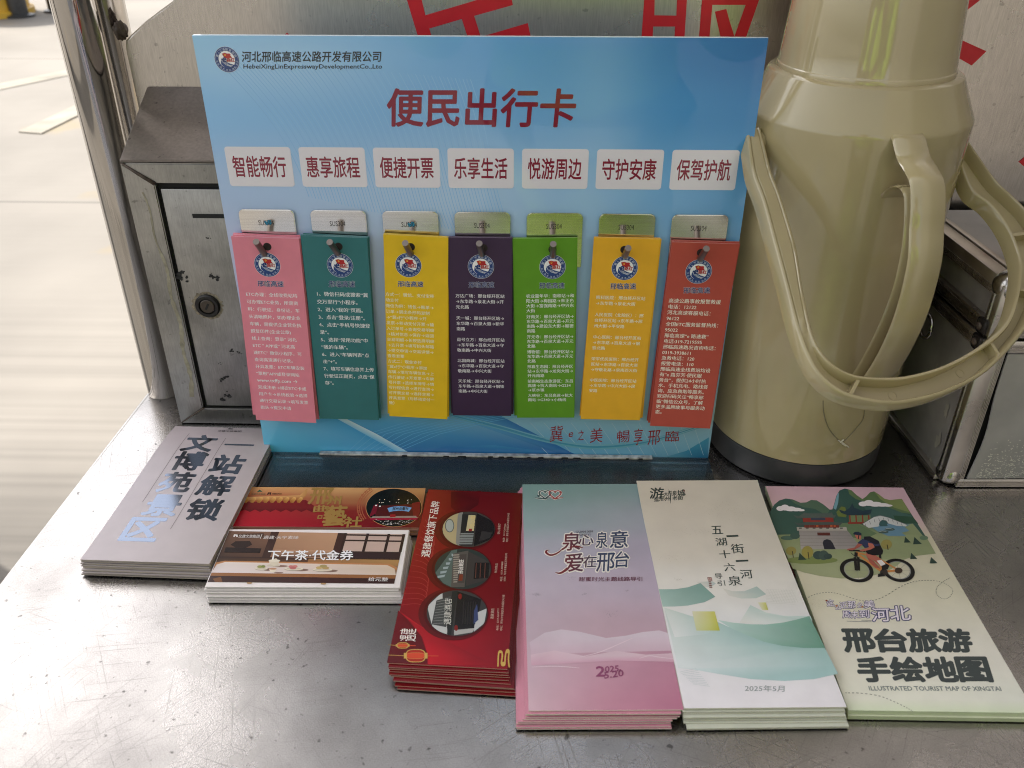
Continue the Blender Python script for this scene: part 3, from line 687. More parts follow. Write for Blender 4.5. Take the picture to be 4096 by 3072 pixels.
def rills_z(z0, z1, x, y, n, face, dd=.0011):
    if face == 'l': return [(x-.0007, x+.0004, y+k*dd, y+k*dd+.00055, z0, z1) for k in range(n)]
    return [(x+k*dd, x+k*dd+.00055, y-.0007, y+.0004, z0, z1) for k in range(n)]
# vertical corner profile, lower and lid
bar(shell, M_alu, 0, PW, 0, .0105, .006, SPL-.0012, rills_z(.01, SPL-.003, PW-.0048, 0, 4, 'f')+rills_z(.01, SPL-.003, 0, .0065, 3, 'l'))
bar(lid, M_alu, 0, PW, 0, .0105, SPL+.0012, CH-.004, rills_z(SPL+.003, CH-.008, PW-.0048, 0, 4, 'f')+rills_z(SPL+.003, CH-.008, 0, .0065, 3, 'l'))
# bottom front and left, split rails, lid top edges
bar(shell, M_alu, .012, CW, -.0006, .008, 0, .0082, rills_x(.012, CW, -.0006, .0022, 4))
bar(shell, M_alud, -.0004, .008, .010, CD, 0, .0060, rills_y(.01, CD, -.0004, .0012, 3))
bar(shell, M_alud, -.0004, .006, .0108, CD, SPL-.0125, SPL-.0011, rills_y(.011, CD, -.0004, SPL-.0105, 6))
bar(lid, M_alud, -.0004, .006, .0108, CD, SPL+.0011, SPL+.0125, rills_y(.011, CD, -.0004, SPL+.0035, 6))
bar(shell, M_alu, PW+.0004, CW, -.0006, .006, SPL-.0115, SPL-.0011, rills_x(PW+.001, CW, -.0006, SPL-.0098, 5))
bar(lid, M_alu, PW+.0004, CW, -.0006, .006, SPL+.0011, SPL+.0115, rills_x(PW+.001, CW, -.0006, SPL+.003, 5))
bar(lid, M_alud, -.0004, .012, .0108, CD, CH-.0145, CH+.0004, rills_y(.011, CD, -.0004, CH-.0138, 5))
bar(lid, M_alu, PW+.0004, CW, -.0006, .010, CH-.012, CH+.0004, rills_x(PW+.001, CW, -.0006, CH-.0112, 4))
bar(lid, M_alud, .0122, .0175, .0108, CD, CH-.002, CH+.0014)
top = cbox(lid, 'top_skin', M_case_skin, .0178, CW-.003, .0102, CD-.001, CH-.003, CH+.0002)
cbox(lid, 'lid_front_skin', M_case_skin, PW+.0008, CW-.003, -.0001, .0036, SPL+.0118, CH-.0124)
# front skin of the lower half, sprung loose from the profile so a black gap shows
bm = bmesh.new(); rows = []
for j in range(15):
    z = .0090+(SPL-.0120-.0090)*j/14; t = j/14
    x0 = PW+.0012+.0024*math.exp(-((t-.34)/.27)**2)*(1-.5*max(0, t-.5))+(.004*(1-t/.12) if t < .12 else 0)*0
    row = []
    for i in range(19):
        u = i/18; x = x0+(CW-.004-x0)*u; lift = .0022*math.exp(-u*14)*math.exp(-((t-.36)/.3)**2)
        row.append(bm.verts.new(CM @ Vector((x, -.0002-lift, z))))
    rows.append(row)
for A, B in zip(rows, rows[1:]):
    for i in range(18): bm.faces.new((A[i], A[i+1], B[i+1], B[i]))
r = bmesh.ops.extrude_face_region(bm, geom=bm.faces[:])
back = CM.to_3x3() @ Vector((0, .0012, 0))
for v in [g for g in r['geom'] if isinstance(g, bmesh.types.BMVert)]: v.co += back
sk = obj('front_skin', bm, M_case_skin, shell, True); sharp(sk, 40)
cbox(shell, 'skin_gap', M_dark, PW+.0003, CW-.004, .0030, .0036, .0085, SPL-.013)
# pale worn specks low on the skin
bm = bmesh.new(); rnd = random.Random(4)
for k in range(620):
    x = rnd.uniform(PW+.006, PW+.085); z = .010+abs(rnd.gauss(0, .45))*.035
    if z > .058: continue
    if x < PW+.004+.005*math.exp(-(((z-.009)/.105-.34)/.27)**2)+.002: continue
    l, a = rnd.uniform(.0004, .0014), rnd.uniform(-.9, .9); q = []
    for i in range(6):
        t = 2*math.pi*i/6; rr = l*rnd.uniform(.5, 1)
        q.append(bm.verts.new(CM @ Vector((x+rr*math.cos(t)*math.cos(a)-rr*.4*math.sin(t)*math.sin(a), -.0012-.00001*(k % 3)-.0021*math.exp(-(x-PW-.005)*58)*math.exp(-(((z-.009)/.105-.36)/.3)**2), z+rr*math.cos(t)*math.sin(a)+rr*.4*math.sin(t)*math.cos(a)))))
    bm.faces.new(q)
obj('worn_specks', bm, mat('bare_specks', (.80, .77, .68), .5), sk)
# peeled patches on the dark side panel
def patch(x, y, ww, hh, seed):
    p = measure(x, y, '8', CM @ Vector((.0035, 0, 0)), (CM.to_3x3() @ Vector((1, .055, 0))).normalized()); rnd = random.Random(seed); bm = bmesh.new(); q = []
    for i in range(18):
        a = 2*math.pi*i/18; k = rnd.uniform(.45, 1)
        q.append(bm.verts.new(p+Vector((-.0004, ww*k*math.cos(a), hh*k*math.sin(a)))))
    f = bm.faces.new(q); obj('peeled_patch', bm, M_flake, shell)
patch(1640, 1120, .004, .009, 1); patch(1590, 1300, .005, .009, 2); patch(1545, 1420, .003, .004, 3); patch(1580, 850, .002, .004, 4)
# corner fittings and the split clamp
def ball(x, y, z, r, par, sx=1., name='corner_cap'):
    bm = bmesh.new(); bmesh.ops.create_icosphere(bm, subdivisions=4, radius=r)
    for v in bm.verts: v.co = CM @ (Vector((v.co.x*sx, v.co.y, v.co.z))+Vector((x, y, z)))
    return obj(name, bm, M_ball, par, True)
ball(.0095, .0078, CH-.0070, .0116, lid); ball(.0088, .0080, .0094, .0098, shell, 1.0)
ball(CW-.009, .0078, CH-.0070, .0116, lid)
for z0, z1, par in ((SPL-.0125, SPL-.0006, shell), (SPL+.0006, SPL+.0125, lid)):
    bm = bmesh.new(); box(bm, -.0022, .0012, .0035, .0150, z0, z1, CM, .0028, 3)
    k = obj('clamp_plate', bm, mat('clamp_black', (.03, .025, .022), .4, .4), par); sharp(k, 40)
    bm = bmesh.new(); lathe(bm, [(.0028, 0), (.0028, .0010), (.0016, .0018)], seg=24)
    Mx = CM @ Matrix.Translation((-.0022, .0095, (z0+z1)/2)) @ Matrix.Rotation(-math.pi/2, 4, 'Y')
    for v in bm.verts: v.co = Mx @ v.co
    obj('rivet', bm, M_rust, k, True)
bm = bmesh.new(); pts = [CM @ Vector((-.004, .073+.009*math.cos(t), .108+.010*math.sin(t))) for t in [k*math.pi*2/24 for k in range(25)]]
tube(bm, pts, .0016, 10, False); obj('latch_ring', bm, M_ball, shell, True)

# ------------------------------------------------------------------ acrylic display board
BW, BH = .3721, .3352; BX = -BW/2
bd = thing('display_board', (0, .002, 0), 'blue printed acrylic display board with seven steel hooks for hanging cards', 'display board')
def mix(a, b, t): return tuple(a[i]+(b[i]-a[i])*t for i in range(3))
def rows(tab):
    """tab: [(v, left, middle, right)] -> colour function of (u, v)"""
    def fn(u, v):
        for (v0, *c0), (v1, *c1) in zip(tab, tab[1:]):
            if v <= v1 or v1 == tab[-1][0]:
                t = max(0, min(1, (v-v0)/(v1-v0))); t = t*t*(3-2*t); c = [mix(a, b, t) for a, b in zip(c0, c1)]
                return mix(c[0], c[1], u*2) if u < .5 else mix(c[1], c[2], u*2-1)
    return fn
A = Art((BX, 0, 0), (1, 0, 0), (0, 0, 1))
_bf = rows([(0, (95, 188, 226), (70, 150, 195), (125, 180, 205)), (.12, (118, 188, 228), (140, 190, 212), (150, 188, 205)), (.3, (178, 190, 218), (165, 188, 212), (112, 160, 200)),
     (.55, (184, 194, 224), (168, 190, 220), (112, 168, 214)), (.7, (168, 194, 230), (154, 192, 228), (96, 164, 216)), (.86, (136, 190, 236), (118, 176, 226), (54, 134, 196)), (1, (146, 200, 240), (104, 168, 222), (36, 108, 172))])
def _painted_reflection(u, v):                       # pale reflections on the acrylic, painted into the print colours
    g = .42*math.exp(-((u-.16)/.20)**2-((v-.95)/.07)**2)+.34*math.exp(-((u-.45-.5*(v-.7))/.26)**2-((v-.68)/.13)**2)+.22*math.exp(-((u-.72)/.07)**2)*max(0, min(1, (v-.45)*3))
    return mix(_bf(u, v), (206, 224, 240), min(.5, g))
A.grid(0, BW, 0, BH, 56, 56, _painted_reflection, 0)
# fine wave lines of the upper background
for k in range(62):
    A.stroke([(.012+.0026*k+.05*t+.010*math.sin(t*3+k*.03), .322-.095*t-.00055*k*(.4+.6*t)) for t in [i/10 for i in range(11)]], .00045, (144, 192, 232) if k % 2 else (134, 184, 228), .6)
# swooshes along the foot
def gp(pts, cols, lay): A.poly(pts, cols, lay, 'g')
gp([(40, 60), (360, 60), (720, 250), (70, 246)], [(120, 195, 230), (70, 165, 215), (60, 150, 205), (85, 190, 228)], .7)
gp([(380, 60), (900, 60), (1430, 256), (725, 251)], [(95, 178, 218), (128, 184, 210), (30, 98, 168), (24, 100, 165)], .8)
gp([(700, 247), (860, 205), (1080, 200), (1300, 225), (1420, 256), (725, 251)], [(28, 98, 165), (45, 120, 180), (70, 145, 190), (50, 125, 180), (28, 92, 158), (20, 88, 155)], .9)
gp([(860, 60), (1090, 60), (1470, 257), (1420, 256)], [(105, 175, 212), (60, 125, 180), (32, 100, 165), (25, 88, 155)], 1)
for k in range(9): A.stroke(A.L([(420+k*26, 240), (520+k*40, 150), (700+k*46, 95), (900+k*40, 66)], 'g'), .0005, (104, 178, 218), 1.1)
gp([(345, 60), (392, 66), (560, 150), (735, 251), (690, 250), (520, 158)], [(175, 215, 240), (205, 230, 245), (205, 228, 243), (170, 210, 236), (110, 180, 220), (120, 190, 225)], 1.3)
for dy, c in ((0, (70, 150, 175)), (7, (110, 172, 190)), (-8, (120, 178, 196))):
    A.stroke([A.loc(p.x, p.y+dy, 'g') for p in catmull([(860, 60, 0), (1100, 120, 0), (1300, 175, 0), (1500, 207, 0), (1700, 195, 0), (1850, 160, 0), (2036, 100, 0)], 6)], .0016, c, 1.2, taper=True)
gp([(1780, 268), (1930, 225), (2030, 165), (2026, 271)], [(120, 180, 200), (60, 145, 180), (70, 150, 180), (15, 100, 145)], 1.2)
for k in range(14): A.stroke([A.loc(1330+k*52, 250-k*.5, 'g'), A.loc(1180+k*60, 100, 'g')], .00035, (172, 200, 212), 1.1)
CRIM = (128, 0, 46)
def emblem(a, u, v, r, lay=1, rich=True):
    a.disc(u, v, r, (238, 238, 240), lay, seg=48); a.disc(u, v, r*.98, (26, 58, 116), lay+1, seg=48)
    a.disc(u, v, r*.66, (238, 238, 240), lay+2, seg=40)
    a.stroke([(u+r*.90*math.cos(t), v+r*.90*math.sin(t)) for t in [math.radians(k*9) for k in range(40)]], r*.018, (170, 186, 214), lay+2, closed=True)
    for st, mid, span in (('冀e之美', 128, 58), ('畅享邢临', 52, 60)):
        for k, ch in enumerate(st):
            t = math.radians(mid+span/2-span*k/(len(st)-1)); a.text(ch, u+r*.70*math.cos(t), v+r*.70*math.sin(t), r*.21, (214, 222, 236), lay+3, 0, rot=t-math.pi/2, center=True)
    for st, mid in (('安全', 198), ('服务', 234), ('高效', 270), ('创新', 306), ('协同', 342)):
        for k, ch in enumerate(st):
            t = math.radians(mid-8+16*k); a.text(ch, u+r*.865*math.cos(t), v+r*.865*math.sin(t), r*.15, (196, 206, 226), lay+3, 0, rot=t+math.pi/2, center=True)
    P = lambda pts: [(u+r*x, v+r*y) for x, y in pts]
    a.uv(P([(-.42, .10), (-.30, .02), (-.1, -.16), (.2, -.30), (.52, -.40), (.44, -.53), (.25, -.64), (-.02, -.685), (-.2, -.65), (-.40, -.5), (-.52, -.36), (-.5, -.1)]), (28, 62, 120), lay+3)
    for o in (0, .1, .2): a.stroke(P([(-.46+o*.6, -.02-o*.3), (-.36+o, -.2), (-.1+o*1.2, -.42), (.3+o*.6, -.56+o*.55)]), r*.022, (235, 238, 245), lay+4)
    a.uv(P([(-.30, .46), (-.10, .52), (.10, .46), (.28, .47), (.36, .42), (.34, .3), (.46, .12), (.25, .13), (.05, .08), (-.12, .16), (-.16, .12)]), (175, 32, 36), lay+4)
    a.stroke(P([(-.31, .47), (-.13, .02)]), r*.03, (150, 110, 60), lay+5)
    a.stroke(P([(-.14, .40), (-.06, .43), (-.02, .36), (-.06, .30), (-.13, .31)]), r*.035, (235, 190, 60), lay+5); a.stroke(P([(-.14, .36), (-.03, .30)]), r*.03, (235, 190, 60), lay+5)
    a.text('e', u-r*.40, v-r*.19, r*.78, (28, 50, 105), lay+6, .03, sx=.95, shear=.1)
    a.text('路红', u-r*.03, v-r*.15, r*.33, (165, 26, 34), lay+6, .03)
u0 = -BX
emblem(A, -.1657+u0, .3203, .0082, 2)
A.box_text('河北邢临高速公路开发有限公司', (493, 272), (1515, 271), (493, 194), (22, 24, 30), 3, .016, '1')
A.box_text('HebeiXingLinExpresswayDevelopmentCo.,Lto', (505, 331), (1525, 331), (505, 289), (22, 24, 30), 3, .012, '1')
A.box_text('便民出行卡', (1567, 745), (2935, 750), (1567, 470), CRIM, 3, .022, '1')
for k, st in enumerate(('智能畅行', '惠享旅程', '便捷开票', '乐享生活', '悦游周边', '守护安康', '保驾护航')):
    x = -.1776+k*.05157+u0
    A.rrect(x, x+.0459, .2346, .2628, .0021, (222, 218, 224), 2)
    A.aff_text(st, (x+.0042, .2415), (x+.0413, .2415), (x+.0042, .2562), CRIM, 3, .016)
for st, x0, x1, y0, y1 in (('冀', 1325, 1382, 186, 116), ('e', 1407, 1428, 166, 144), ('之', 1448, 1476, 180, 134), ('美', 1503, 1558, 190, 126), ('暢', 1622, 1678, 190, 136), ('享', 1696, 1735, 200, 128), ('邢', 1758, 1812, 200, 136), ('臨', 1836, 1896, 186, 138)):
    A.box_text(st, (x0, y0), (x1, y0-4), (x0+4, y1), (150, 26, 34), 3, .004, 'g')
# black scuffs along the foot
for x0, x1 in ((75, 178), (245, 308)): A.poly([(x0, 240), (x1, 243), (x1-4, 249), (x0+6, 246)], (20, 24, 28), 2, 'g')
slab_into(A, BW, BH, .004, side=(190, 214, 228))
bm = A.place(); obj('printed_panel', bm, M_board, bd, recalc=False)
# clear acrylic: thin-sheet look, tinted a little
M_clear = bpy.data.materials.new('clear_acrylic'); M_clear.use_nodes = True
t = M_clear.node_tree; t.nodes.remove(t.nodes['Principled BSDF'])
tr = N(t, 'ShaderNodeBsdfTransparent'); tr.inputs[0].default_value = (.84, .87, .87, 1)
gl = N(t, 'ShaderNodeBsdfGlossy'); gl.inputs['Roughness'].default_value = .16; gl.inputs[0].default_value = (1, 1, 1, 1)
fr = N(t, 'ShaderNodeFresnel'); fr.inputs[0].default_value = 1.55; ms = N(t, 'ShaderNodeMixShader')
t.links.new(fr.outputs[0], ms.inputs[0]); t.links.new(tr.outputs[0], ms.inputs[1]); t.links.new(gl.outputs[0], ms.inputs[2]); t.links.new(ms.outputs[0], t.nodes['Material Output'].inputs[0])
bm = bmesh.new(); box(bm, BX, -BX, -.0475, -.0006, .0010, .0040); obj('base_plate', bm, M_clear, bd)
M_strip = mat('frosted_edge', (.55, .54, .52), .25, noise=.6, nscale=160, coat=1)
bm = bmesh.new(); box(bm, -.1396, .1390, -.0052, -.0008, .0043, .0062, bev=.0005); obj('edge_strip', bm, M_strip, bd)
rnd = random.Random(11)
for x in (-.068, -.033, -.020, .004, .013, .020, .036, .046, .066, .076, .118, .129):
    l = rnd.uniform(.0010, .0042); bm = bmesh.new()
    bm.faces.new([bm.verts.new((x+a, -.00535, z)) for a, z in ((-l, .0046), (l, .0045), (l*.8, .0060), (-l*.7, .0059))])
    obj('glue_void', bm, M_dark, bd)
# engraved hooks
def hook(k):
    cx = -.1545+k*.0517; a = Art((cx-.02, -.0025, .176), (1, 0, 0), (0, 0, 1))
    h = .2183-.176+(-.0002*k); p = []
    for px_, pz, s_ in ((.04-.004, h-.004, 0), (.004, h-.004, 90)):
        for i in range(7): t = math.radians(s_+15*i); p.append((px_+.004*math.cos(t), pz+.004*math.sin(t)))
    p += [(0, 0), (.04, 0)]
    bm = bmesh.new(); f = bm.faces.new([bm.verts.new((cx-.02+u, -.0025, .176+v)) for u, v in p])
    r = bmesh.ops.extrude_face_region(bm, geom=[f])
    for v in [g for g in r['geom'] if isinstance(g, bmesh.types.BMVert)]: v.co.y = -.0004
    bmesh.ops.bevel(bm, geom=[e for e in bm.edges if all(abs(v.co.y+.0025) < 1e-6 for v in e.verts)], offset=.0005, segments=2, affect='EDGES')
    o = obj('hook_plate', bm, M_hook, bd); sharp(o, 30)
    w_ = .0112; x0 = .0134+(.0006 if k > 2 else 0)
    a.aff_text('SUS304', (x0, h-.0118), (x0+w_, h-.0118), (x0, h-.0080), (46, 42, 40), 1.5, 0)
    if k in (0, 2): a.uv([(x0+.0043, h-.0100), (x0+.0050, h-.0078), (x0+.0063, h-.0094), (x0+.0072, h-.0077), (x0+.0092, h-.0078), (x0+.0097, h-.0102), (x0+.0086, h-.0120), (x0+.0070, h-.0108), (x0+.0058, h-.0119)], (30, 130, 165), 1)
    obj('engraving', a.place(), mat('engraved_mark', attr=True, rough=.5) if k == 0 else bpy.data.materials['engraved_mark'], o, recalc=False)
    px_, tip = PEGS[k]
    bm = bmesh.new(); tube(bm, [(px_[0], -.002, px_[1]-.0020), (px_[0]+(tip[0]-px_[0])*.3, -.0085, px_[1]-.0006), (tip[0], -.0235, tip[1])], .0023, 24)
    sharp(obj('peg', bm, M_peg, o), 40)
PEGS = [((-0.1586, 0.1875), (-0.1579, 0.2024)), ((-0.1043, 0.1887), (-0.1059, 0.2026)), ((-0.0511, 0.1889), (-0.0527, 0.2024)), ((0.0005, 0.1890), (-0.0007, 0.2026)), ((0.0517, 0.1887), (0.0511, 0.2027)), ((0.1033, 0.1887), (0.1036, 0.2002)), ((0.1577, 0.1871), (0.1581, 0.2004))]
for k in range(7): hook(k)

# ------------------------------------------------------------------ bookmark cards hanging on the pegs
CARDS = [
 ('pink', (222, 132, 148), [(497, 509), (642, 517), (556, 902), (687, 907)], '3', (383, 452), ((317, 602), (497, 607), (315, 560)), ((235, 668), (590, 672), (355, 1443)), (250, 238, 240), 9,
  ['ETC办理：全线收费站均', '可办理ETC业务，所需资', '料：行驶证、身份证、车', '头清晰照片，如办理企业', '车辆，需提供企业营业执', '照复印件(企业公章)', '线上查询：登录“ 河北', 'ETC ” APP或“ 河北高', '速ETC” 微信小程序，可', '查询高速通行记录。', '开具发票：ETC车辆安装', '“票根”APP或登录网站', 'www.txffp.com →', '完成注册→绑定ETC卡或', '用户卡→系统校验→选择', '通行交易记录→填写发票', '抬头→提交申请']),
 ('teal', (48, 112, 114), [(658, 509), (802, 515), (692, 901), (819, 905)], '3', (891, 457), ((813, 607), (995, 609), (813, 563)), ((725, 668), (1080, 683), (780, 1283)), (242, 244, 244), 8,
  ['1、微信扫码或搜索“冀', '交万里行”小程序。', '2、进入“我的”页面。', '3、点击“登录/注册”。', '4、点击“手机号快捷登', '录”。', '5、选择“常用功能”中', '“我的车辆”。', '6、进入“车辆列表”点', '击“+”。', '7、填写车辆信息并上传', '行驶证正副页，点击“保', '存”。']),
 ('yellow', (228, 188, 30), [(811, 508), (950, 511), (842, 896), (968, 902)], '4', (233, 455), ((160, 605), (337, 607), (160, 565)), ((72, 668), (412, 668), (135, 1420)), (255, 244, 205), 7,
  ['方式一：微信、支付宝移', '动支付', '微信为例：钱包→账单→', '订单→调出条形码复制', '→“冀e行”小程序→开', '发票→移动支付开票→输', '入订单号→查询交易明细', '→核对信息→保存→返回', '交易明细→长按选择明细', '→去开票→填写抬头邮箱', '→提交申请→交易详情→', '查看发票', '方式二：现金支付', '“冀e行”小程序→添加', '车辆→填写车辆信息→上', '传行驶证→开发票→车牌', '号开票→选择车牌号→填', '写行程信息→进行查询→', '可开票交易→选择交易→', '开具发票（与移动支付一', '致）']),
 ('dark purple', (58, 38, 66), [(969, 513), (1108, 514), (979, 895), (1106, 897)], '4', (740, 465), ((655, 612), (832, 612), (655, 571)), ((562, 680), (903, 682), (580, 1340)), (240, 236, 242), 6,
  ['万达广场：邢台经开区站', '→东华路→泉北大街→开', '元北路', 1, '天一城：邢台经开区站→', '东华路→百泉大道→新华', '南路', 1, '逗号立方：邢台经开区站', '→东华路→百泉大道→守', '敬南路→中兴大街', 1, '北国商城：邢台经开区站', '→东华路→百泉大道→守', '敬南路→中兴大街', 1, '天乐城：邢台经开区站→', '东华路→百泉大道→钢铁', '南路→中兴大街']),
 ('green', (92, 148, 28), [(1124, 514), (1263, 515), (1117, 900), (1240, 899)], '4', (1240, 467), ((1148, 617), (1323, 617), (1148, 576)), ((1055, 683), (1395, 683), (1038, 1400)), (246, 248, 236), 4,
  ['农业嘉年华：南和站→和', '阳大街→梅园路→朱正色', '大街→富强南路→中兴东', '大街', .25, '好南关：邢台经开区站→', '东华路→百泉大道→开元', '南路→建设东大街→顺德', '南路', .25, '开元寺：邢台经开区站→', '东华路→百泉大道→开元', '北路', .25, '博物馆：邢台经开区站→', '东华路→百泉大道→开元', '北路', .25, '邢襄生态园：邢台经开区', '站→东华路→龙岗大街→', '开元南路', .25, '前南峪生态旅游区：东吕', '高速→抗大南站→G234', '→浆水镇', .25, '大峡谷：东吕高速→抗大', '南站→G340→小杨线']),
 ('amber', (230, 172, 36), [(1284, 514), (1425, 516), (1254, 900), (1384, 904)], '5', (522, 475), ((422, 623), (600, 622), (422, 580)), ((320, 690), (663, 690), (262, 1330)), (255, 244, 210), 5,
  ['眼科医院：邢台经开区站', '→东华路→泉北大街', 1, '人民医院（北院区）：邢', '台经开区站→东华路→邢', '州大街→平安路', 1, '中心医院：邢台经开区站', '→东华路→百泉大道→钢', '铁北路', 1, '荣军优抚医院：邢台经开', '区站→东华路→百泉大道', '→守敬北路→泉南西大街', 1, '中医医院：邢台经开区站', '→东华路→中兴大街→民', '安路']),
 ('brick red', (178, 74, 60), [(1441, 523), (1588, 527), (1403, 914), (1530, 918)], '5', (1038, 500), ((933, 651), (1117, 650), (933, 609)), ((826, 715), (1190, 715), (748, 1475)), (246, 236, 220), 7,
  ['高速公路事故报警救援', '电话：12122', '河北高速客服电话：', '96122', '全国ETC服务监督热线：', '95022', '邢临高速“e 路速救”', '电话:319-7219595', '邢临高速路况咨询电话：', '0319-3938611', '急救电话：120', '报警电话：110', '邢临高速全线费站均设', '有“e 路芬芳·便民服', '务台”，提供24小时热', '水、手机充电、路线咨', '询、应急救助等服务。', '欢迎扫码关注“畅享邢', '临”微信公众号，了解', '更多品牌故事与服务动', '态。'])]
CT = .00045
WHAT = ['toll payment card service', 'mobile app sign up', 'electronic invoice', 'shopping places', 'sightseeing places', 'hospitals', 'emergency phone numbers']
for k, (cn, col, q, win, emc, nm, tl, tc_, nsh, lines) in enumerate(CARDS):
    yf = -.0030-(nsh+1)*.00056
    o = Vector((0, yf, 0)); n = Vector((0, 1, 0)); P = [measure(x, y, 'D', o, n) for x, y in q]
    a = Art(P[2], P[3]-P[2], P[0]-P[2]); W_ = ((P[3]-P[2]).length+(P[1]-P[0]).length)/2; L_ = ((P[0]-P[2]).length+(P[1]-P[3]).length)/2
    a.uv([(0, 0), (W_, 0), (W_, L_), (0, L_)], col, 0)
    hu, hv = a.loc(*[(383, 326), (880, 325), (250, 328), (758, 335), (1240, 345), (520, 347), (1055, 368)][k], win)
    a.disc(hu, hv, .0030, (34, 24, 22), 1)
    e = a.loc(*emc, win); emblem(a, e[0], e[1], .0096, 1)
    a.box_text('邢临高速', *nm, (236, 238, 244), 2, .035, win); a.box_text('邢临高速', *nm, (24, 46, 104), 3, .016, win)
    p0, p1, p2 = (a.loc(*p, win) for p in tl)
    g = glyphs(lines[0])[0]; em = (p1[0]-p0[0])/(max(x for x, y in g)-min(x for x, y in g))
    units = sum(1 if isinstance(s_, str) else s_ for s_ in lines)-1; step = (p2[1]-p0[1])/units; v = p0[1]+.06*em
    for s_ in lines:
        if isinstance(s_, str):
            f_ = 1.22 if s_.startswith('www') else 1.
            u = p0[0]; vf = glyphs(s_); wd = max(x for x, y in vf[0])*em*f_; sx = min(1., (W_-u-.0015)/wd)
            a.text(s_, u, v, em*f_, tc_, 2, .011, sx=sx); v += step
        else: v += step*s_
    slab_into(a, W_, L_, CT, side=mix(col, (235, 225, 220), .35), seg=1, nu=1)
    bend = lambda u, v, h: (u, v, h+{0: .0040, 2: .0022, 3: .0012, 5: .0030, 6: .0045}.get(k, .0018)*max(0, 1-v/L_)**2*(1+.3*(u/W_-.5)*(-1)**k))
    bm = a.place(bend, cuts_v=[L_*i/8 for i in range(1, 8)]); o1 = obj('bookmark_card', bm, M_card, recalc=False)
    tag(o1, f'front {cn} card on its peg listing {WHAT[k]} in small print', 'card', f'printed cards hanging from the board')
    rnd = random.Random(31+k); piv = Vector(PEGS[k][0]).to_3d(); piv = Vector((PEGS[k][0][0], 0, PEGS[k][0][1]))
    for j in range(nsh):
        b = Art(P[2], P[3]-P[2], P[0]-P[2]); b.uv([(0, 0), (W_, 0), (W_, L_), (0, L_)], col, 0); slab_into(b, W_, L_, CT, side=mix(col, (235, 225, 220), .30), seg=1, nu=1)
        bm = b.place(lambda u, v, h: (u, v, h)); t = (j+1)/nsh
        ang = rnd.uniform(-.013, .015)+{0: .022, 1: .016, 5: -.014, 6: .0}.get(k, .003)*t*(1 if j > nsh*.5 else .3)*(-1 if k == 0 and j == nsh-1 else 1)
        R_ = Matrix.Rotation(ang, 3, 'Y')
        off = Vector((rnd.uniform(-.0004, .0010), 0, -.0010*t+rnd.uniform(-.0002, .0010)*t+(0.0006 if k in (0, 6) and j > 2 else 0)))
        for v_ in bm.verts: v_.co = R_ @ (v_.co-piv)+piv+off; v_.co.y += (j+1)*.00056
        tag(obj('bookmark_card', bm, M_card, recalc=False), f'{cn} card hanging behind the front {cn} card on the same peg', 'card', f'{cn} cards stacked behind the front one')

# ------------------------------------------------------------------ leaflets on the counter
def frame_from(z, bl, br, tl, wbl='D', wbr=None, wtl=None):
    o = Vector((0, 0, z)); n = Vector((0, 0, 1))
    a, b, c = measure(*bl, wbl, o, n), measure(*br, wbr or wbl, o, n), measure(*tl, wtl or wbl, o, n)
    return a, b-a, c-a
def pile(name, label, under, group, cat, art, W_, L_, z0, n, sheet, side, topcol, seed, mats, jit=(.0012, .0012, .006), lower=None, curl=(0, 0), gap=.25, base=.0006, fan=.0, flip_under=None):
    """top printed sheet (art, its face at the top of the pile) with n more sheets below it"""
    ctop = art.O.z; th = (ctop-base)/(n+1); rnd = random.Random(seed)
    slab_into(art, W_, L_, th*(1-gap), side=side)
    def bend(near, far):
        return lambda u, v, h: (u, v, h+near*max(0, 1-v/(L_*.45))**2+far*max(0, (v-L_*.72)/(L_*.28))**2)
    cu = [W_*i/4 for i in range(1, 4)]; cv = [L_*i/14 for i in range(1, 14)]
    o = obj(name, art.place(bend(*curl), (), cv), mats, recalc=False); tag(o, label, cat, group)
    n3 = art.n
    for j in range(n):
        b = Art(art.O, art.ex, art.ey); b.grid(0, W_, 0, L_, 1, 14, lambda u, v: topcol, 0); slab_into(b, W_, L_, th*(1-gap), side=mix(side, (120, 110, 105), rnd.uniform(0, .25)), seg=14)
        t = (n-1-j)/max(1, n-1)*0+j/max(1, n)
        near = curl[0]*(1-t)+rnd.uniform(-.30, .42)*gap*th; far = curl[1]*(1-t)+rnd.uniform(-.2, .3)*gap*th; tw = rnd.uniform(-.7, .7) if curl[0] == 0 else 0.
        if j == n-1: near, far, tw = max(0, near), max(0, far), 0
        fb = bend(near, far); bm = b.place(lambda u, v, h: (lambda q: (q[0], q[1], h+(q[2]-h)*(1+tw*(u/W_-.5))))(fb(u, v, h)))
        dx, dy, da = rnd.uniform(-1, 1)*jit[0], rnd.uniform(-1, .6)*jit[1], rnd.uniform(-1, 1)*jit[2]
        if lower: ex_ = lower(j, n); dx += ex_[0]; dy += ex_[1]; da += ex_[2]
        R_ = Matrix.Rotation(da, 3, 'Z'); c = art.O+art.ex*W_/2+art.ey*L_/2
        for v in bm.verts: v.co = R_ @ (v.co-c)+c+art.ex*dx+art.ey*dy; v.co.z -= (j+1)*th
        tag(obj(name, bm, mats, recalc=False), under, cat, under_group(group))
    return o
def under_group(g): return g+', under the top sheet'

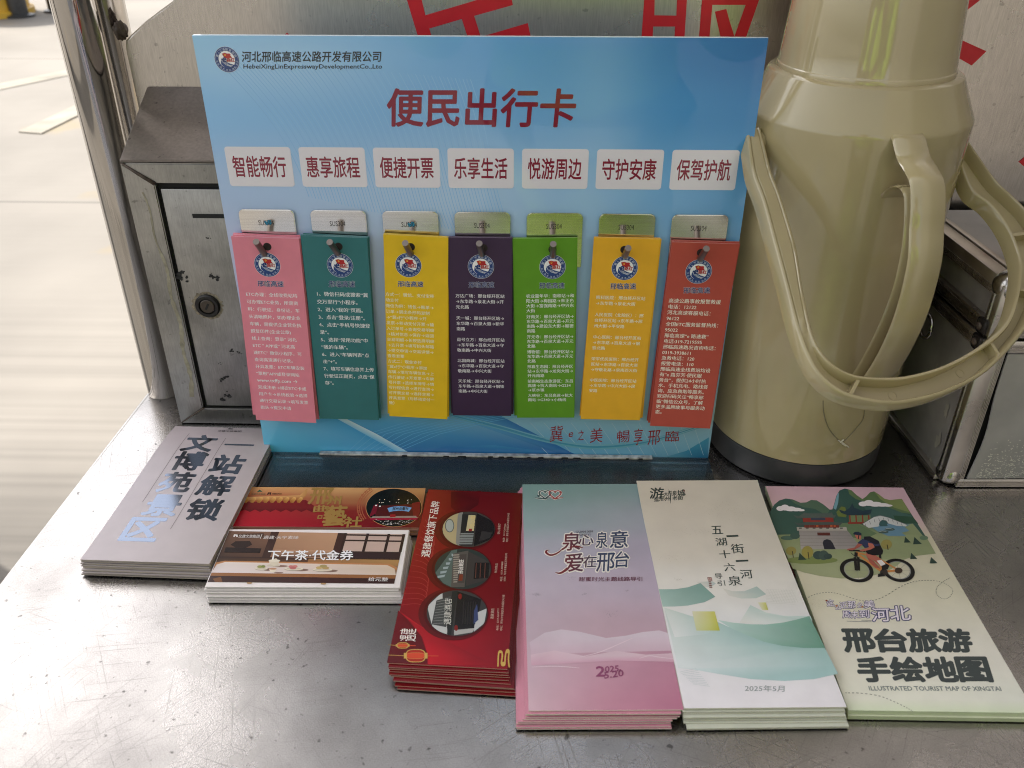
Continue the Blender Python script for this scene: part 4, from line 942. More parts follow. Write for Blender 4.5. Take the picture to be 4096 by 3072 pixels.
# --- pink and teal route leaflet
O_, X_, Y_ = frame_from(.0112, (1142, 1535), (1487, 1533), (1130, 1050)); a = Art(O_, X_, Y_); W_, L_ = .0900, .2112; a.win = 'd'; a.sat = .78
a.grid(0, W_, 0, L_, 12, 30, rows([(0, (208, 168, 182), (200, 130, 154), (192, 108, 140)), (.14, (204, 168, 184), (200, 142, 164), (194, 122, 150)), (.30, (194, 168, 184), (195, 160, 176), (190, 154, 172)), (.48, (190, 174, 192), (188, 170, 190), (184, 166, 188)),
   (.66, (172, 172, 188), (172, 166, 186), (170, 160, 182)), (.80, (140, 166, 168), (148, 164, 174), (158, 164, 178)), (1, (118, 156, 152), (118, 154, 152), (122, 156, 158))]), 0)
a.poly([(178, 1010), (270, 952), (370, 932), (480, 946), (640, 984), (760, 970), (860, 948), (960, 938), (1040, 962), (1062, 1060), (640, 1070), (190, 1080)], [(205, 180, 196)]+[(210, 190, 204)]*8+[(208, 172, 190)]*3, 1)
a.poly([(185, 1085), (330, 1060), (520, 1095), (700, 1062), (880, 1085), (1066, 1075), (1075, 1130), (700, 1120), (190, 1150)], [(216, 182, 196)]*6+[(212, 156, 180)]*3, 2)
def spline(art, pts, wd, col, lay, taper=True, n=6): art.stroke([art.loc(p.x, p.y) for p in catmull([(*p, 0) for p in pts], n)], wd, col, lay, taper=taper)
for pts in ([(480, 1100), (600, 1070), (720, 1020), (800, 985)], [(840, 1108), (900, 1092), (960, 1100), (1060, 1112)], [(190, 1160), (330, 1155), (480, 1165)]): spline(a, pts, .0007, (224, 196, 208), 3)
def heart(cx, cy, w_, h_): return [(cx+w_*(16*math.sin(t)**3)/16, cy-h_*(13*math.cos(t)-5*math.cos(2*t)-2*math.cos(3*t)-math.cos(4*t))/15) for t in [k*2*math.pi/30 for k in range(30)]]
for pts, c in ((heart(272, 122, 36, 26), (52, 78, 84)), (heart(332, 122, 36, 26), (178, 62, 66))):
    l = a.L(pts); a.stroke(l, .0022, (232, 226, 220), 3, closed=True); a.stroke(l, .0011, c, 5, closed=True)
for pts, c in (([(300, 140), (270, 148), (235, 146), (208, 142)], (52, 78, 84)), ([(304, 140), (330, 148), (355, 144), (382, 142)], (178, 62, 66))):
    spline(a, pts, .0020, (232, 226, 220), 3); spline(a, pts, .0012, c, 5)
for x, y, c in ((232, 132, (52, 78, 84)), (366, 112, (178, 62, 66))): a.poly(heart(x, y, 8, 7), c, 5)
RW = a.loc(372, 520)[0]; NV = a.loc(775, 520)[0]
def duo(u, v): t = max(0, min(1, (u-RW)/(NV-RW)*1.6)); return a.c(mix((128, 30, 44), (48, 66, 104), t))
for ch, p0, p1, p3 in (('泉', (372, 458), (482, 455), (380, 350)), ('心', (472, 428), (562, 424), (478, 366)), ('泉', (578, 442), (648, 440), (582, 345)), ('意', (662, 442), (770, 438), (668, 340)),
                       ('爱', (385, 586), (500, 582), (392, 478)), ('在', (500, 560), (580, 556), (505, 488)), ('邢', (580, 584), (688, 580), (588, 474)), ('台', (690, 560), (776, 556), (698, 464))):
    a.box_text(ch, p0, p1, p3, (228, 220, 212), 3, .075); a.box_text(ch, p0, p1, p3, None, 5, .012, colf=duo)
for pts in ([(385, 440), (350, 470), (310, 485), (282, 474), (280, 458), (300, 455)], [(405, 560), (385, 582), (360, 594), (334, 590)], [(420, 440), (460, 432), (500, 440)]):
    spline(a, pts, .0034, (228, 220, 212), 3); spline(a, pts, .0018, (128, 30, 44), 5)
a.box_text('QUAN XIN', (457, 353), (560, 350), (457, 338), (70, 60, 80), 5, .01); a.box_text('QUAN YI', (460, 371), (545, 369), (460, 357), (70, 60, 80), 5, .01)
a.box_text('甜蜜时光主题线路导引', (475, 643), (858, 641), (477, 617), (112, 48, 72), 4, .012)
for st, p0, p1, p3 in (('2', (580, 1216), (632, 1216), (580, 1156)), ('025', (634, 1192), (716, 1186), (634, 1156)), ('.', (720, 1185), (730, 1184), (720, 1175)), ('5.20', (630, 1230), (746, 1214), (628, 1192))): a.box_text(st, p0, p1, p3, (150, 62, 108), 4, .022)
def scuff(art, cx, cy, wx, wy, n, seed, col):
    rnd = random.Random(seed)
    for k in range(n):
        x, y = rnd.gauss(cx, wx), rnd.gauss(cy, wy); l = rnd.uniform(1, 3.5); an = rnd.uniform(-.6, .6)
        art.poly([(x-l*math.cos(an), y-l*math.sin(an)), (x, y-.8), (x+l*math.cos(an), y+l*math.sin(an)), (x, y+.8)], col, 6)
scuff(a, 215, 722, 14, 5, 40, 1, (130, 122, 136)); scuff(a, 510, 722, 9, 5, 22, 2, (120, 112, 126)); scuff(a, 665, 845, 22, 10, 34, 3, (138, 122, 138)); scuff(a, 430, 620, 16, 5, 14, 5, (130, 120, 130)); scuff(a, 765, 700, 6, 3, 14, 4, (120, 110, 120))
pile('folded_leaflet', 'top leaflet of the teal to pink gradient pile with 2025 520 date', 'teal to pink leaflet stacked under the top one in its pile', 'teal to pink route leaflets', 'leaflet', a, W_, L_, 0, 8, 0, (236, 230, 216), (196, 132, 150), 3, M_paper, (.0010, .0012, .004),
     lower=lambda j, n: (-.0014-.0030*(j > 3)-.0009*j*.5, -.0007*(j+1), 0), curl=(0, .0012), gap=.42)

# --- cream and green spring leaflet
O_, X_, Y_ = frame_from(.0125, (1478, 1530), (1833, 1527), (1374, 1046)); a = Art(O_, X_, Y_); W_, L_ = .0946, .2115; a.win = 'e'; a.sat = .82
a.grid(0, W_, 0, L_, 6, 24, rows([(0, (232, 226, 232), (230, 224, 230), (226, 220, 226)), (.25, (224, 226, 228), (226, 226, 228), (222, 222, 222)), (.5, (222, 216, 206), (224, 218, 208), (220, 214, 204)), (.62, (214, 204, 188), (214, 204, 188), (210, 200, 184)), (1, (208, 198, 178), (206, 196, 177), (200, 190, 172))]), 0)
for ch, p0, p1, p3 in (('游', (148, 152), (232, 148), (150, 92)), ('太', (234, 136), (258, 135), (234, 114)), ('行', (258, 140), (282, 138), (258, 108)), ('泉', (284, 136), (312, 134), (284, 108)), ('城', (314, 138), (360, 132), (314, 104)),
                       ('逛', (174, 168), (204, 166), (174, 146)), ('邢', (206, 164), (238, 164), (206, 138)), ('州', (240, 164), (272, 162), (240, 140)), ('老', (284, 160), (314, 158), (284, 138)), ('街', (316, 160), (350, 156), (316, 136))):
    a.box_text(ch, p0, p1, p3, (36, 58, 54), 3, .014)
spline(a, [(262, 100), (272, 130), (274, 178)], .0006, (36, 58, 54), 3); spline(a, [(340, 105), (362, 128), (330, 140)], .0006, (36, 58, 54), 3)
a.disc(*a.loc(354, 108), .0006, (150, 40, 40), 4)
for ch, x, y, s_, th in (('五', 555, 334, 66, .01), ('湖', 580, 405, 66, .008), ('十', 602, 480, 66, .01), ('六', 630, 558, 66, .008), ('泉', 662, 640, 80, .008), ('一', 648, 370, 70, .012), ('街', 678, 446, 78, .008), ('一', 706, 520, 74, .012), ('河', 732, 600, 74, .008), ('导', 564, 612, 44, -.004), ('引', 580, 655, 46, -.004)):
    h = (s_*.72 if ch != '一' else 8)/2; w_ = s_/2; k = .20
    a.box_text(ch, (x-w_+h*k, y+h), (x+w_+h*k, y+h-3), (x-w_-h*k, y-h), (44, 62, 58), 3, th)
a.poly([(496, 618), (522, 618), (527, 638), (501, 638)], (128, 54, 48), 3)
for k in range(4): a.poly([(503+k*1.5, 642+k*11), (519+k*2, 642+k*11), (521+k*2, 649+k*11), (505+k*1.5, 649+k*11)], (132, 84, 74), 3)
for k in range(2): a.poly([(500+k*12, 621), (509+k*12, 621), (511+k*12, 635), (503+k*12, 635)], (196, 160, 146), 4)
a.poly([(430, 645), (530, 642), (548, 655), (520, 676), (470, 676)], [(214, 208, 196), (180, 192, 188), (176, 190, 186), (190, 198, 192), (214, 208, 198)], 1)
a.poly([(204, 690), (300, 690), (380, 678), (455, 652), (545, 735), (480, 768), (380, 788), (300, 794), (228, 795)], [(152, 186, 176), (136, 172, 162), (128, 166, 156), (124, 162, 152), (122, 162, 152), (136, 172, 162), (148, 182, 172), (158, 190, 180), (164, 194, 184)], 2)
a.poly([(590, 684), (650, 702), (720, 702), (795, 673), (852, 720), (790, 744), (700, 746), (625, 728)], [(214, 208, 196), (204, 206, 196), (184, 196, 190), (164, 186, 178), (168, 190, 182), (184, 200, 192), (204, 210, 202), (216, 212, 202)], 2)
a.poly([(757, 785), (850, 830), (960, 850), (1120, 851), (1130, 880), (980, 895), (840, 905), (690, 892)], [(186, 208, 200), (196, 212, 206), (202, 216, 210), (190, 210, 204), (180, 204, 198), (214, 220, 214), (222, 224, 220), (224, 222, 216)], 1)
a.poly([(1112, 852), (1040, 872), (950, 892), (850, 903), (760, 902), (660, 893), (560, 876), (640, 925), (740, 970), (840, 1008), (950, 1032), (1080, 1045), (1207, 1044)], [(112, 162, 142), (126, 174, 154), (134, 180, 162), (146, 188, 174), (160, 196, 184), (174, 204, 194), (190, 212, 206), (172, 204, 196), (158, 194, 184), (142, 184, 170), (124, 172, 154), (112, 162, 144), (100, 152, 130)], 3)
a.poly([(236, 800), (400, 852), (560, 888), (700, 950), (850, 1010), (1000, 1036), (1206, 1045), (1285, 1200), (1140, 1232), (960, 1243), (760, 1232), (560, 1200), (400, 1172), (320, 1166)],
       [(196, 208, 200), (178, 200, 194), (168, 198, 194), (158, 194, 190), (152, 190, 188), (150, 190, 186), (150, 190, 186), (158, 194, 194), (158, 196, 196), (160, 196, 196), (166, 200, 200), (184, 210, 210), (206, 220, 222), (218, 224, 226)], 2)
a.poly([(236, 800), (400, 852), (560, 888), (500, 960), (300, 980)], [(206, 214, 206), (184, 204, 198), (170, 198, 194), (186, 208, 206), (222, 224, 224)], 2.5)
a.poly([(405, 824), (540, 824), (572, 940), (430, 940)], [(216, 212, 176), (206, 202, 84), (190, 192, 52), (204, 208, 150)], 4)
a.poly([(800, 770), (849, 770), (864, 816), (828, 816)], [(220, 216, 190), (208, 204, 96), (196, 196, 70), (216, 214, 170)], 4)
for k in range(10):
    a.stroke([a.loc(330+k*9, 1190+k*8), a.loc(430+k*9, 1168+k*12)], .00025, (196, 204, 206), 3); a.stroke([a.loc(860+k*16, 690), a.loc(900+k*16, 770)], .00022, (206, 204, 194), 1)
    a.stroke([a.loc(850, 690+k*9), a.loc(1030, 700+k*9)], .00022, (206, 204, 194), 1)
a.box_text('2025年5月', (722, 1306), (962, 1309), (724, 1268), (128, 140, 140), 3, .002)
scuff(a, 640, 215, 90, 26, 150, 11, (186, 174, 152)); scuff(a, 400, 340, 90, 14, 70, 13, (188, 176, 154)); scuff(a, 300, 500, 60, 10, 60, 12, (192, 180, 160)); scuff(a, 320, 630, 14, 5, 24, 14, (176, 166, 148))
pile('folded_leaflet', 'top leaflet of the cream pile with green roof arcs and vertical writing', 'cream and green leaflet stacked under the top one in its pile', 'cream and green spring leaflets', 'leaflet', a, W_, L_, 0, 9, 0, (222, 218, 204), (204, 206, 192), 5, M_paper, (.0008, .0009, .003),
     lower=lambda j, n: (.0006*(j > 5), -.0006*j-(.0016 if j > n-3 else 0), .008 if j > n-3 else 0), curl=(0, .0028), gap=.42)

# --- illustrated tourist map
O_, X_, Y_ = frame_from(.0074, (605, 1446), (1684, 1462), (33, 65), 'f'); a = Art(O_, X_, Y_); W_, L_ = .1085, .2118; a.win = 'f'; a.sat = .85
a.grid(0, W_, 0, L_, 4, 24, rows([(0, (212, 222, 188), (212, 222, 188), (206, 216, 184)), (.035, (226, 224, 206), (226, 224, 208), (220, 220, 206)), (.2, (222, 216, 198), (222, 216, 200), (222, 216, 202)), (.5, (214, 206, 176), (212, 204, 176), (208, 200, 172)), (.7, (208, 200, 166), (206, 198, 164), (202, 192, 160)), (.85, (206, 168, 170), (206, 168, 174), (206, 168, 174)), (1, (214, 170, 180), (214, 170, 182), (212, 168, 180))]), 0)
G1, G2, G3 = (52, 88, 78), (92, 116, 72), (150, 162, 112)
a.poly([(106, 262), (126, 222), (150, 182), (180, 158), (220, 146), (262, 152), (310, 172), (345, 170), (375, 155), (410, 158), (450, 182), (490, 214), (506, 212), (518, 176), (530, 130), (550, 97), (582, 85), (622, 96), (655, 126), (690, 150), (712, 136), (738, 108), (762, 103), (792, 122), (826, 148), (860, 156), (932, 148), (1094, 400), (640, 420), (166, 380)], G1, 1)
a.poly([(240, 148), (310, 172), (345, 170), (375, 155), (410, 158), (450, 182), (490, 214), (470, 250), (400, 210), (330, 200), (280, 180)], (78, 106, 84), 2)
a.poly([(600, 90), (622, 96), (655, 126), (690, 150), (712, 136), (738, 108), (762, 103), (792, 122), (826, 148), (860, 156), (932, 148), (990, 240), (900, 230), (800, 190), (720, 170), (650, 150), (610, 120)], G2, 2)
a.poly([(760, 103), (792, 122), (826, 148), (860, 156), (932, 148), (985, 232), (880, 200), (800, 150)], (126, 138, 78), 2.5)
a.poly([(512, 205), (536, 118), (546, 112), (542, 170), (528, 215)], (110, 158, 172), 2.5)
a.poly([(700, 200), (820, 190), (930, 232), (1000, 255), (1030, 300), (900, 310), (760, 290)], (66, 100, 92), 3)
a.poly([(880, 250), (1000, 258), (1034, 300), (900, 296)], (48, 82, 62), 3.2)
a.poly([(164, 368), (300, 366), (560, 300), (640, 290), (760, 330), (1000, 300), (1060, 372), (1094, 400), (1142, 484), (1020, 498), (950, 520), (900, 560), (830, 600), (700, 632), (560, 637), (430, 622), (330, 600), (262, 576)], [(134, 146, 98)]*2+[(108, 128, 88)]*3+[(140, 150, 104)]*5+[(160, 166, 122)]*8, 3.4)
a.poly([(520, 300), (640, 292), (780, 360), (700, 400), (560, 370)], (98, 122, 84), 3.6)
a.poly([(740, 318), (830, 300), (985, 306), (950, 322), (980, 345), (930, 356), (960, 376), (850, 376), (790, 352)], (98, 138, 160), 3.8)
for cx, cy, w_ in ((248, 208, 1.), (770, 180, 1.2)):
    for dx, dy, r, ry in ((-62, 0, 24, 15), (-34, -6, 26, 18), (0, 2, 36, 15), (36, 6, 34, 11), (64, 10, 24, 7)): a.poly([(cx+dx*w_+r*w_*math.cos(t), cy+dy+ry*math.sin(t)) for t in [k*2*math.pi/18 for k in range(18)]], (232, 222, 222), 4+.02*dx/10)
def ell(cx, cy, rx, ry, col, lay, n=18): a.poly([(cx+rx*math.cos(2*math.pi*k/n), cy+ry*math.sin(2*math.pi*k/n)) for k in range(n)], col, lay)
# gate tower
a.poly([(300, 330), (588, 330), (690, 458), (312, 458)], [(150, 142, 136), (138, 130, 126), (150, 142, 138), (166, 158, 150)], 5)
for k in range(5): a.stroke([a.loc(302+k*2, 352+k*21), a.loc(606+k*16, 352+k*21)], .0003, (128, 120, 116), 5.5)
a.poly([(286, 322), (592, 322), (596, 344), (290, 344)], (168, 160, 148), 6)
for k in range(7): a.poly([(300+k*42, 325), (318+k*42, 325), (318+k*42, 333), (300+k*42, 333)], (96, 92, 84), 6.5)
a.poly([(412, 356), (490, 356), (494, 374), (415, 374)], (96, 38, 34), 6)
a.poly([(456, 458), (446, 420), (452, 404), (472, 396), (494, 402), (508, 420), (526, 458)], (44, 44, 56), 6)
a.poly([(330, 300), (545, 300), (548, 326), (334, 326)], (118, 44, 36), 6.6)
a.poly([(270, 292), (300, 300), (350, 292), (520, 292), (548, 296), (572, 292), (552, 312), (510, 308), (350, 310), (296, 314)], (74, 84, 80), 7)
a.poly([(322, 262), (510, 262), (514, 292), (326, 292)], (150, 48, 40), 6.8)
a.poly([(372, 266), (462, 266), (464, 280), (374, 280)], (56, 66, 88), 7.2)
a.poly([(264, 248), (300, 256), (334, 232), (352, 238), (486, 238), (502, 232), (512, 252), (528, 246), (520, 266), (480, 264), (330, 268), (290, 270)], (80, 92, 86), 7.4)
for k in range(8): a.stroke([a.loc(338+k*28, 300), a.loc(338+k*28, 326)], .0004, (150, 60, 44), 7)
for x in (412, 498, 520): ell(x, 316, 8, 6, (190, 84, 40), 7.5, 10)
# pavilion and bridge
a.poly([(606, 250), (740, 250), (742, 296), (608, 300)], (110, 128, 84), 5)
for x in (612, 650, 690, 728): a.stroke([a.loc(x, 248), a.loc(x+4, 298)], .0010, (150, 52, 40), 6)
a.poly([(600, 292), (744, 290), (748, 300), (604, 303)], (150, 52, 40), 6)
a.poly([(544, 214), (580, 226), (612, 206), (628, 176), (640, 204), (690, 222), (748, 214), (742, 240), (690, 248), (600, 250), (560, 236)], (40, 62, 74), 7)
a.poly([(530, 230), (560, 196), (584, 200), (596, 232), (590, 262), (540, 256)], (104, 118, 52), 4.5)
a.poly([(690, 302), (760, 258), (800, 250), (850, 262), (964, 306), (960, 318), (900, 314), (850, 300), (836, 282), (812, 278), (796, 290), (790, 318), (730, 328)], (196, 196, 192), 6)
for k in range(9): a.stroke([a.loc(706+k*28, 300-36*math.sin(k/8*math.pi)), a.loc(712+k*28, 318-34*math.sin(k/8*math.pi))], .0003, (84, 90, 90), 6.5)
a.stroke(a.L([(690, 302), (760, 260), (802, 252), (852, 264), (964, 308)]), .0005, (92, 98, 98), 6.6)
a.poly([(798, 318), (796, 296), (812, 282), (834, 288), (846, 316)], (60, 96, 96), 6.6)
for x, y in ((820, 352), (858, 336)): ell(x, y, 32, 9, (72, 92, 88), 6); spline(a, [(x-30, y), (x-6, y-6), (x+20, y)], .0004, (190, 196, 190), 6.6)
# trees, bushes
ell(380, 525, 160, 24, (122, 136, 72), 5)
for x, y, rx, ry, c in ((252, 468, 32, 26, (150, 138, 66)), (352, 476, 36, 38, (156, 142, 62)), (420, 495, 34, 26, (58, 78, 72)), (452, 495, 30, 30, (66, 86, 78)), (478, 502, 26, 18, (54, 74, 70)), (232, 388, 44, 14, (74, 104, 88)), (276, 376, 30, 20, (60, 88, 78)), (838, 428, 34, 30, (150, 138, 70)), (1068, 388, 26, 14, (96, 124, 92))): ell(x, y, rx, ry, c, 6)
for x, y0, y1 in ((264, 470, 510), (360, 476, 520), (846, 430, 462)): a.stroke([a.loc(x-4, y0), a.loc(x+2, y1)], .0006, (70, 56, 40), 7)
for x, y, w_, h_ in ((315, 505, 32, 50), (962, 402, 26, 40), (1022, 408, 34, 50), (1000, 502, 28, 42), (1122, 528, 30, 44)):
    a.poly([(x-w_*.35, y-h_*.5), (x+w_, y+h_*.36), (x-w_*.6, y+h_*.4)], (42, 66, 56), 7)
# cyclist
for cx, cy, rx, ry in ((655, 588, 88, 64), (912, 588, 84, 62)):
    pts = [(cx+rx*math.cos(t)+.22*ry*math.sin(t), cy+ry*math.sin(t)) for t in [k*2*math.pi/40 for k in range(40)]]
    l = a.L(pts); a.stroke(l, .0032, (28, 26, 26), 8, closed=True); a.stroke(a.L([(cx+(x-cx)*.86, cy+(y-cy)*.86) for x, y in pts]), .0005, (150, 150, 146), 8.2, closed=True)
    for k in range(0, 40, 5): a.stroke([a.loc(cx, cy), a.loc(cx+(pts[k][0]-cx)*.84, cy+(pts[k][1]-cy)*.84)], .0002, (150, 146, 136), 8)
    for k in range(40): a.disc(*a.loc(cx+(pts[k][0]-cx)*1.05, cy+(pts[k][1]-cy)*1.05), .0007, (28, 26, 26), 8, seg=6)
def bar_(p, q, wd, c, lay): a.stroke([a.loc(*p), a.loc(*q)], wd, c, lay)
OR = (206, 128, 60)
for p, q, wd in (((650, 482), (812, 598), .0022), ((650, 478), (790, 512), .0018), ((790, 508), (812, 598), .0018), ((812, 598), (912, 588), .0018), ((796, 520), (912, 588), .0014)): bar_(p, q, wd, OR, 9)
for p, q, wd, c in (((652, 478), (650, 505), .0022, (40, 36, 36)), ((644, 508), (652, 590), .0020, (34, 32, 32)), ((664, 508), (668, 590), .0018, (34, 32, 32)), ((606, 466), (706, 470), .0016, (34, 32, 32)), ((618, 480), (652, 510), .0005, (40, 40, 40)), ((796, 470), (800, 515), .0016, (30, 30, 34))): bar_(p, q, wd, c, 9.5)
ell(822, 600, 24, 20, (60, 52, 46), 9.8); ell(912, 590, 24, 18, (70, 52, 40), 9.8)
a.poly([(712, 480), (764, 492), (802, 520), (830, 552), (798, 560), (762, 530), (716, 508)], (184, 96, 78), 10)
a.poly([(718, 505), (756, 530), (790, 565), (802, 580), (770, 572), (734, 540)], (170, 84, 70), 9.7)
a.poly([(778, 530), (806, 524), (834, 552), (806, 566)], (226, 218, 212), 10.2)
a.poly([(806, 562), (840, 548), (856, 560), (846, 582), (812, 590)], (30, 28, 30), 10.4); a.poly([(786, 612), (812, 604), (830, 624), (784, 630)], (30, 28, 30), 10.4)
a.poly([(708, 470), (742, 440), (798, 430), (818, 470), (812, 492), (760, 498), (722, 488)], (30, 28, 32), 10.6)
a.poly([(660, 420), (690, 396), (740, 396), (790, 410), (800, 436), (740, 446), (704, 452), (690, 436), (664, 430)], (52, 60, 92), 10.8)
a.poly([(700, 382), (736, 380), (790, 408), (796, 424), (770, 430), (730, 410), (700, 400)], (34, 34, 44), 11.2)
a.poly([(664, 424), (690, 430), (672, 446), (632, 466), (596, 466), (598, 458), (640, 450)], (176, 88, 72), 11)
a.poly([(724, 420), (754, 426), (766, 448), (740, 462), (690, 474), (672, 470), (676, 464), (730, 450)], (190, 102, 80), 11.4)
a.poly([(644, 372), (662, 368), (682, 376), (682, 396), (664, 400), (650, 388)], (196, 104, 82), 11)
a.poly([(632, 366), (642, 354), (664, 352), (684, 362), (684, 376), (664, 374), (640, 370)], (38, 50, 72), 11.6); bar_((668, 374), (664, 398), .0006, (30, 30, 34), 11.8)
# dashed trail
def dashed(pts, n=10):
    c = catmull([(*p, 0) for p in pts], n)
    for k in range(0, len(c)-1, 2): a.stroke([a.loc(c[k].x, c[k].y), a.loc(c[k+1].x, c[k+1].y)], .0005, (116, 116, 100), 3)
dashed([(334, 766), (400, 735), (480, 722), (560, 735), (650, 765), (740, 776), (830, 745), (920, 690), (1000, 658), (1080, 648), (1160, 655), (1220, 680), (1246, 715), (1220, 755), (1180, 760), (1146, 730), (1150, 690), (1190, 655), (1232, 632)], 9)
dashed([(586, 1340), (680, 1342), (790, 1358), (880, 1392), (960, 1430), (1004, 1456)], 8)
for st, p0, p1, p3 in (('这', (474, 808), (520, 806), (466, 768)), ('么', (526, 830), (560, 828), (518, 796)), ('近', (556, 822), (600, 820), (550, 782)), ('那', (604, 822), (652, 820), (598, 778)), ('么', (660, 818), (700, 816), (656, 784)), ('美', (704, 820), (768, 816), (698, 774)),
                       ('周', (570, 880), (618, 878), (564, 836)), ('末', (622, 884), (668, 882), (618, 838)), ('到', (672, 880), (734, 878), (668, 832)), ('河', (752, 902), (862, 900), (744, 820)), ('北', (868, 896), (990, 892), (856, 808))):
    a.box_text(st, p0, p1, p3, (62, 58, 112), 3, .06); a.box_text(st, p0, p1, p3, (226, 214, 224), 5, .012)
for x, y, c in ((470, 774, (150, 52, 40)), (532, 806, (190, 120, 50)), (690, 812, (186, 108, 50)), (612, 850, (70, 90, 150))): ell(x, y, 7, 5, c, 6, 10)
a.stroke([a.loc(594, 899), a.loc(748, 903)], .0004, (124, 122, 128), 3); a.stroke([a.loc(684, 893), a.loc(746, 894)], .0004, (124, 122, 128), 3)
for i, ch in enumerate('邢台旅游'):
    x0 = 604+i*199; a.box_text(ch, (x0-14, 1086), (x0+172, 1086), (x0-42-i*2, 950), (62, 70, 70), 3, .046)
for i, ch in enumerate('手绘地图'):
    x0 = 694+i*206; a.box_text(ch, (x0-12, 1268), (x0+178, 1268), (x0-46-i*2, 1123), (62, 70, 70), 3, .046)
a.box_text('ILLUSTRATED TOURIST MAP OF XINGTAI', (735, 1325), (1547, 1328), (727, 1298), (116, 126, 124), 3, .02)
scuff(a, 420, 790, 30, 14, 60, 21, (186, 178, 152))
pile('folded_map', 'folded tourist map with cyclist and gate tower drawing, on top', 'folded map lying under the cyclist map', 'illustrated tourist maps', 'map', a, W_, L_, 0, 1, 0, (196, 206, 168), (206, 210, 182), 7, M_paper, (.0004, .0006, .002), lower=lambda j, n: (.0004, -.0010, 0), gap=.10, curl=(0, .0004))
# red sheet peeping out between the cream pile and the map
q = [measure(x, y, 'f', Vector((0, 0, .0045)), Vector((0, 0, 1))) for x, y in ((14, 92), (36, 100), (280, 620), (220, 520))]
bm = bmesh.new(); f = bm.faces.new([bm.verts.new(p) for p in q]); r = bmesh.ops.extrude_face_region(bm, geom=[f])
for v in [g for g in r['geom'] if isinstance(g, bmesh.types.BMVert)]: v.co.z -= .0035
tag(obj('leaflet_sheet', bm, mat('dark_red_card', (.16, .012, .018), .5)), 'dark red leaflet edge showing between the cream pile and the map', 'leaflet')

# --- dark red restaurant menu cards
O_, X_, Y_ = frame_from(.0112, (837, 1432), (1104, 1446), (925, 1061)); a = Art(O_, X_, Y_); W_, L_ = .0738, .1718; a.win = 'c'
a.grid(0, W_, 0, L_, 10, 20, rows([(0, (104, 14, 22), (150, 16, 30), (132, 18, 28)), (.12, (118, 16, 24), (156, 18, 30), (120, 16, 26)), (.35, (134, 22, 26), (120, 18, 24), (104, 14, 22)), (.7, (136, 26, 28), (112, 16, 22), (100, 14, 20)), (1, (134, 30, 30), (96, 14, 20), (98, 16, 22))]), 0)
for k in range(16):
    spline(a, [(372-k*13, 330+k*42), (400-k*6, 380+k*38), (430-k*4, 440+k*36), (440-k*6, 520+k*33)], .0004, (160, 50, 50), 1, False)
a.poly([(172, 1000), (230, 1040), (330, 1110), (450, 1180), (600, 1260), (760, 1345), (890, 1400), (560, 1402), (390, 1395), (388, 1320), (350, 1200), (260, 1080)], [(176, 24, 34), (190, 28, 38), (186, 26, 36), (160, 20, 30), (140, 18, 28), (132, 18, 28), (136, 18, 28), (170, 20, 32), (186, 24, 36), (192, 26, 38), (170, 24, 34), (160, 22, 32)], 2)
a.poly([(172, 1000), (250, 1080), (340, 1190), (382, 1320), (384, 1392), (88, 1384)], [(112, 18, 24), (96, 16, 20), (92, 16, 20), (96, 14, 20), (100, 14, 20), (90, 14, 18)], 2.5)
a.poly([(560, 122), (780, 120), (760, 220), (640, 300), (560, 240)], [(80, 14, 18), (100, 14, 20), (72, 12, 16), (72, 12, 16), (96, 14, 20)], 1)
CI = [(690, 402, 194, 130), (648, 694, 208, 150), (605, 1020, 224, 168)]
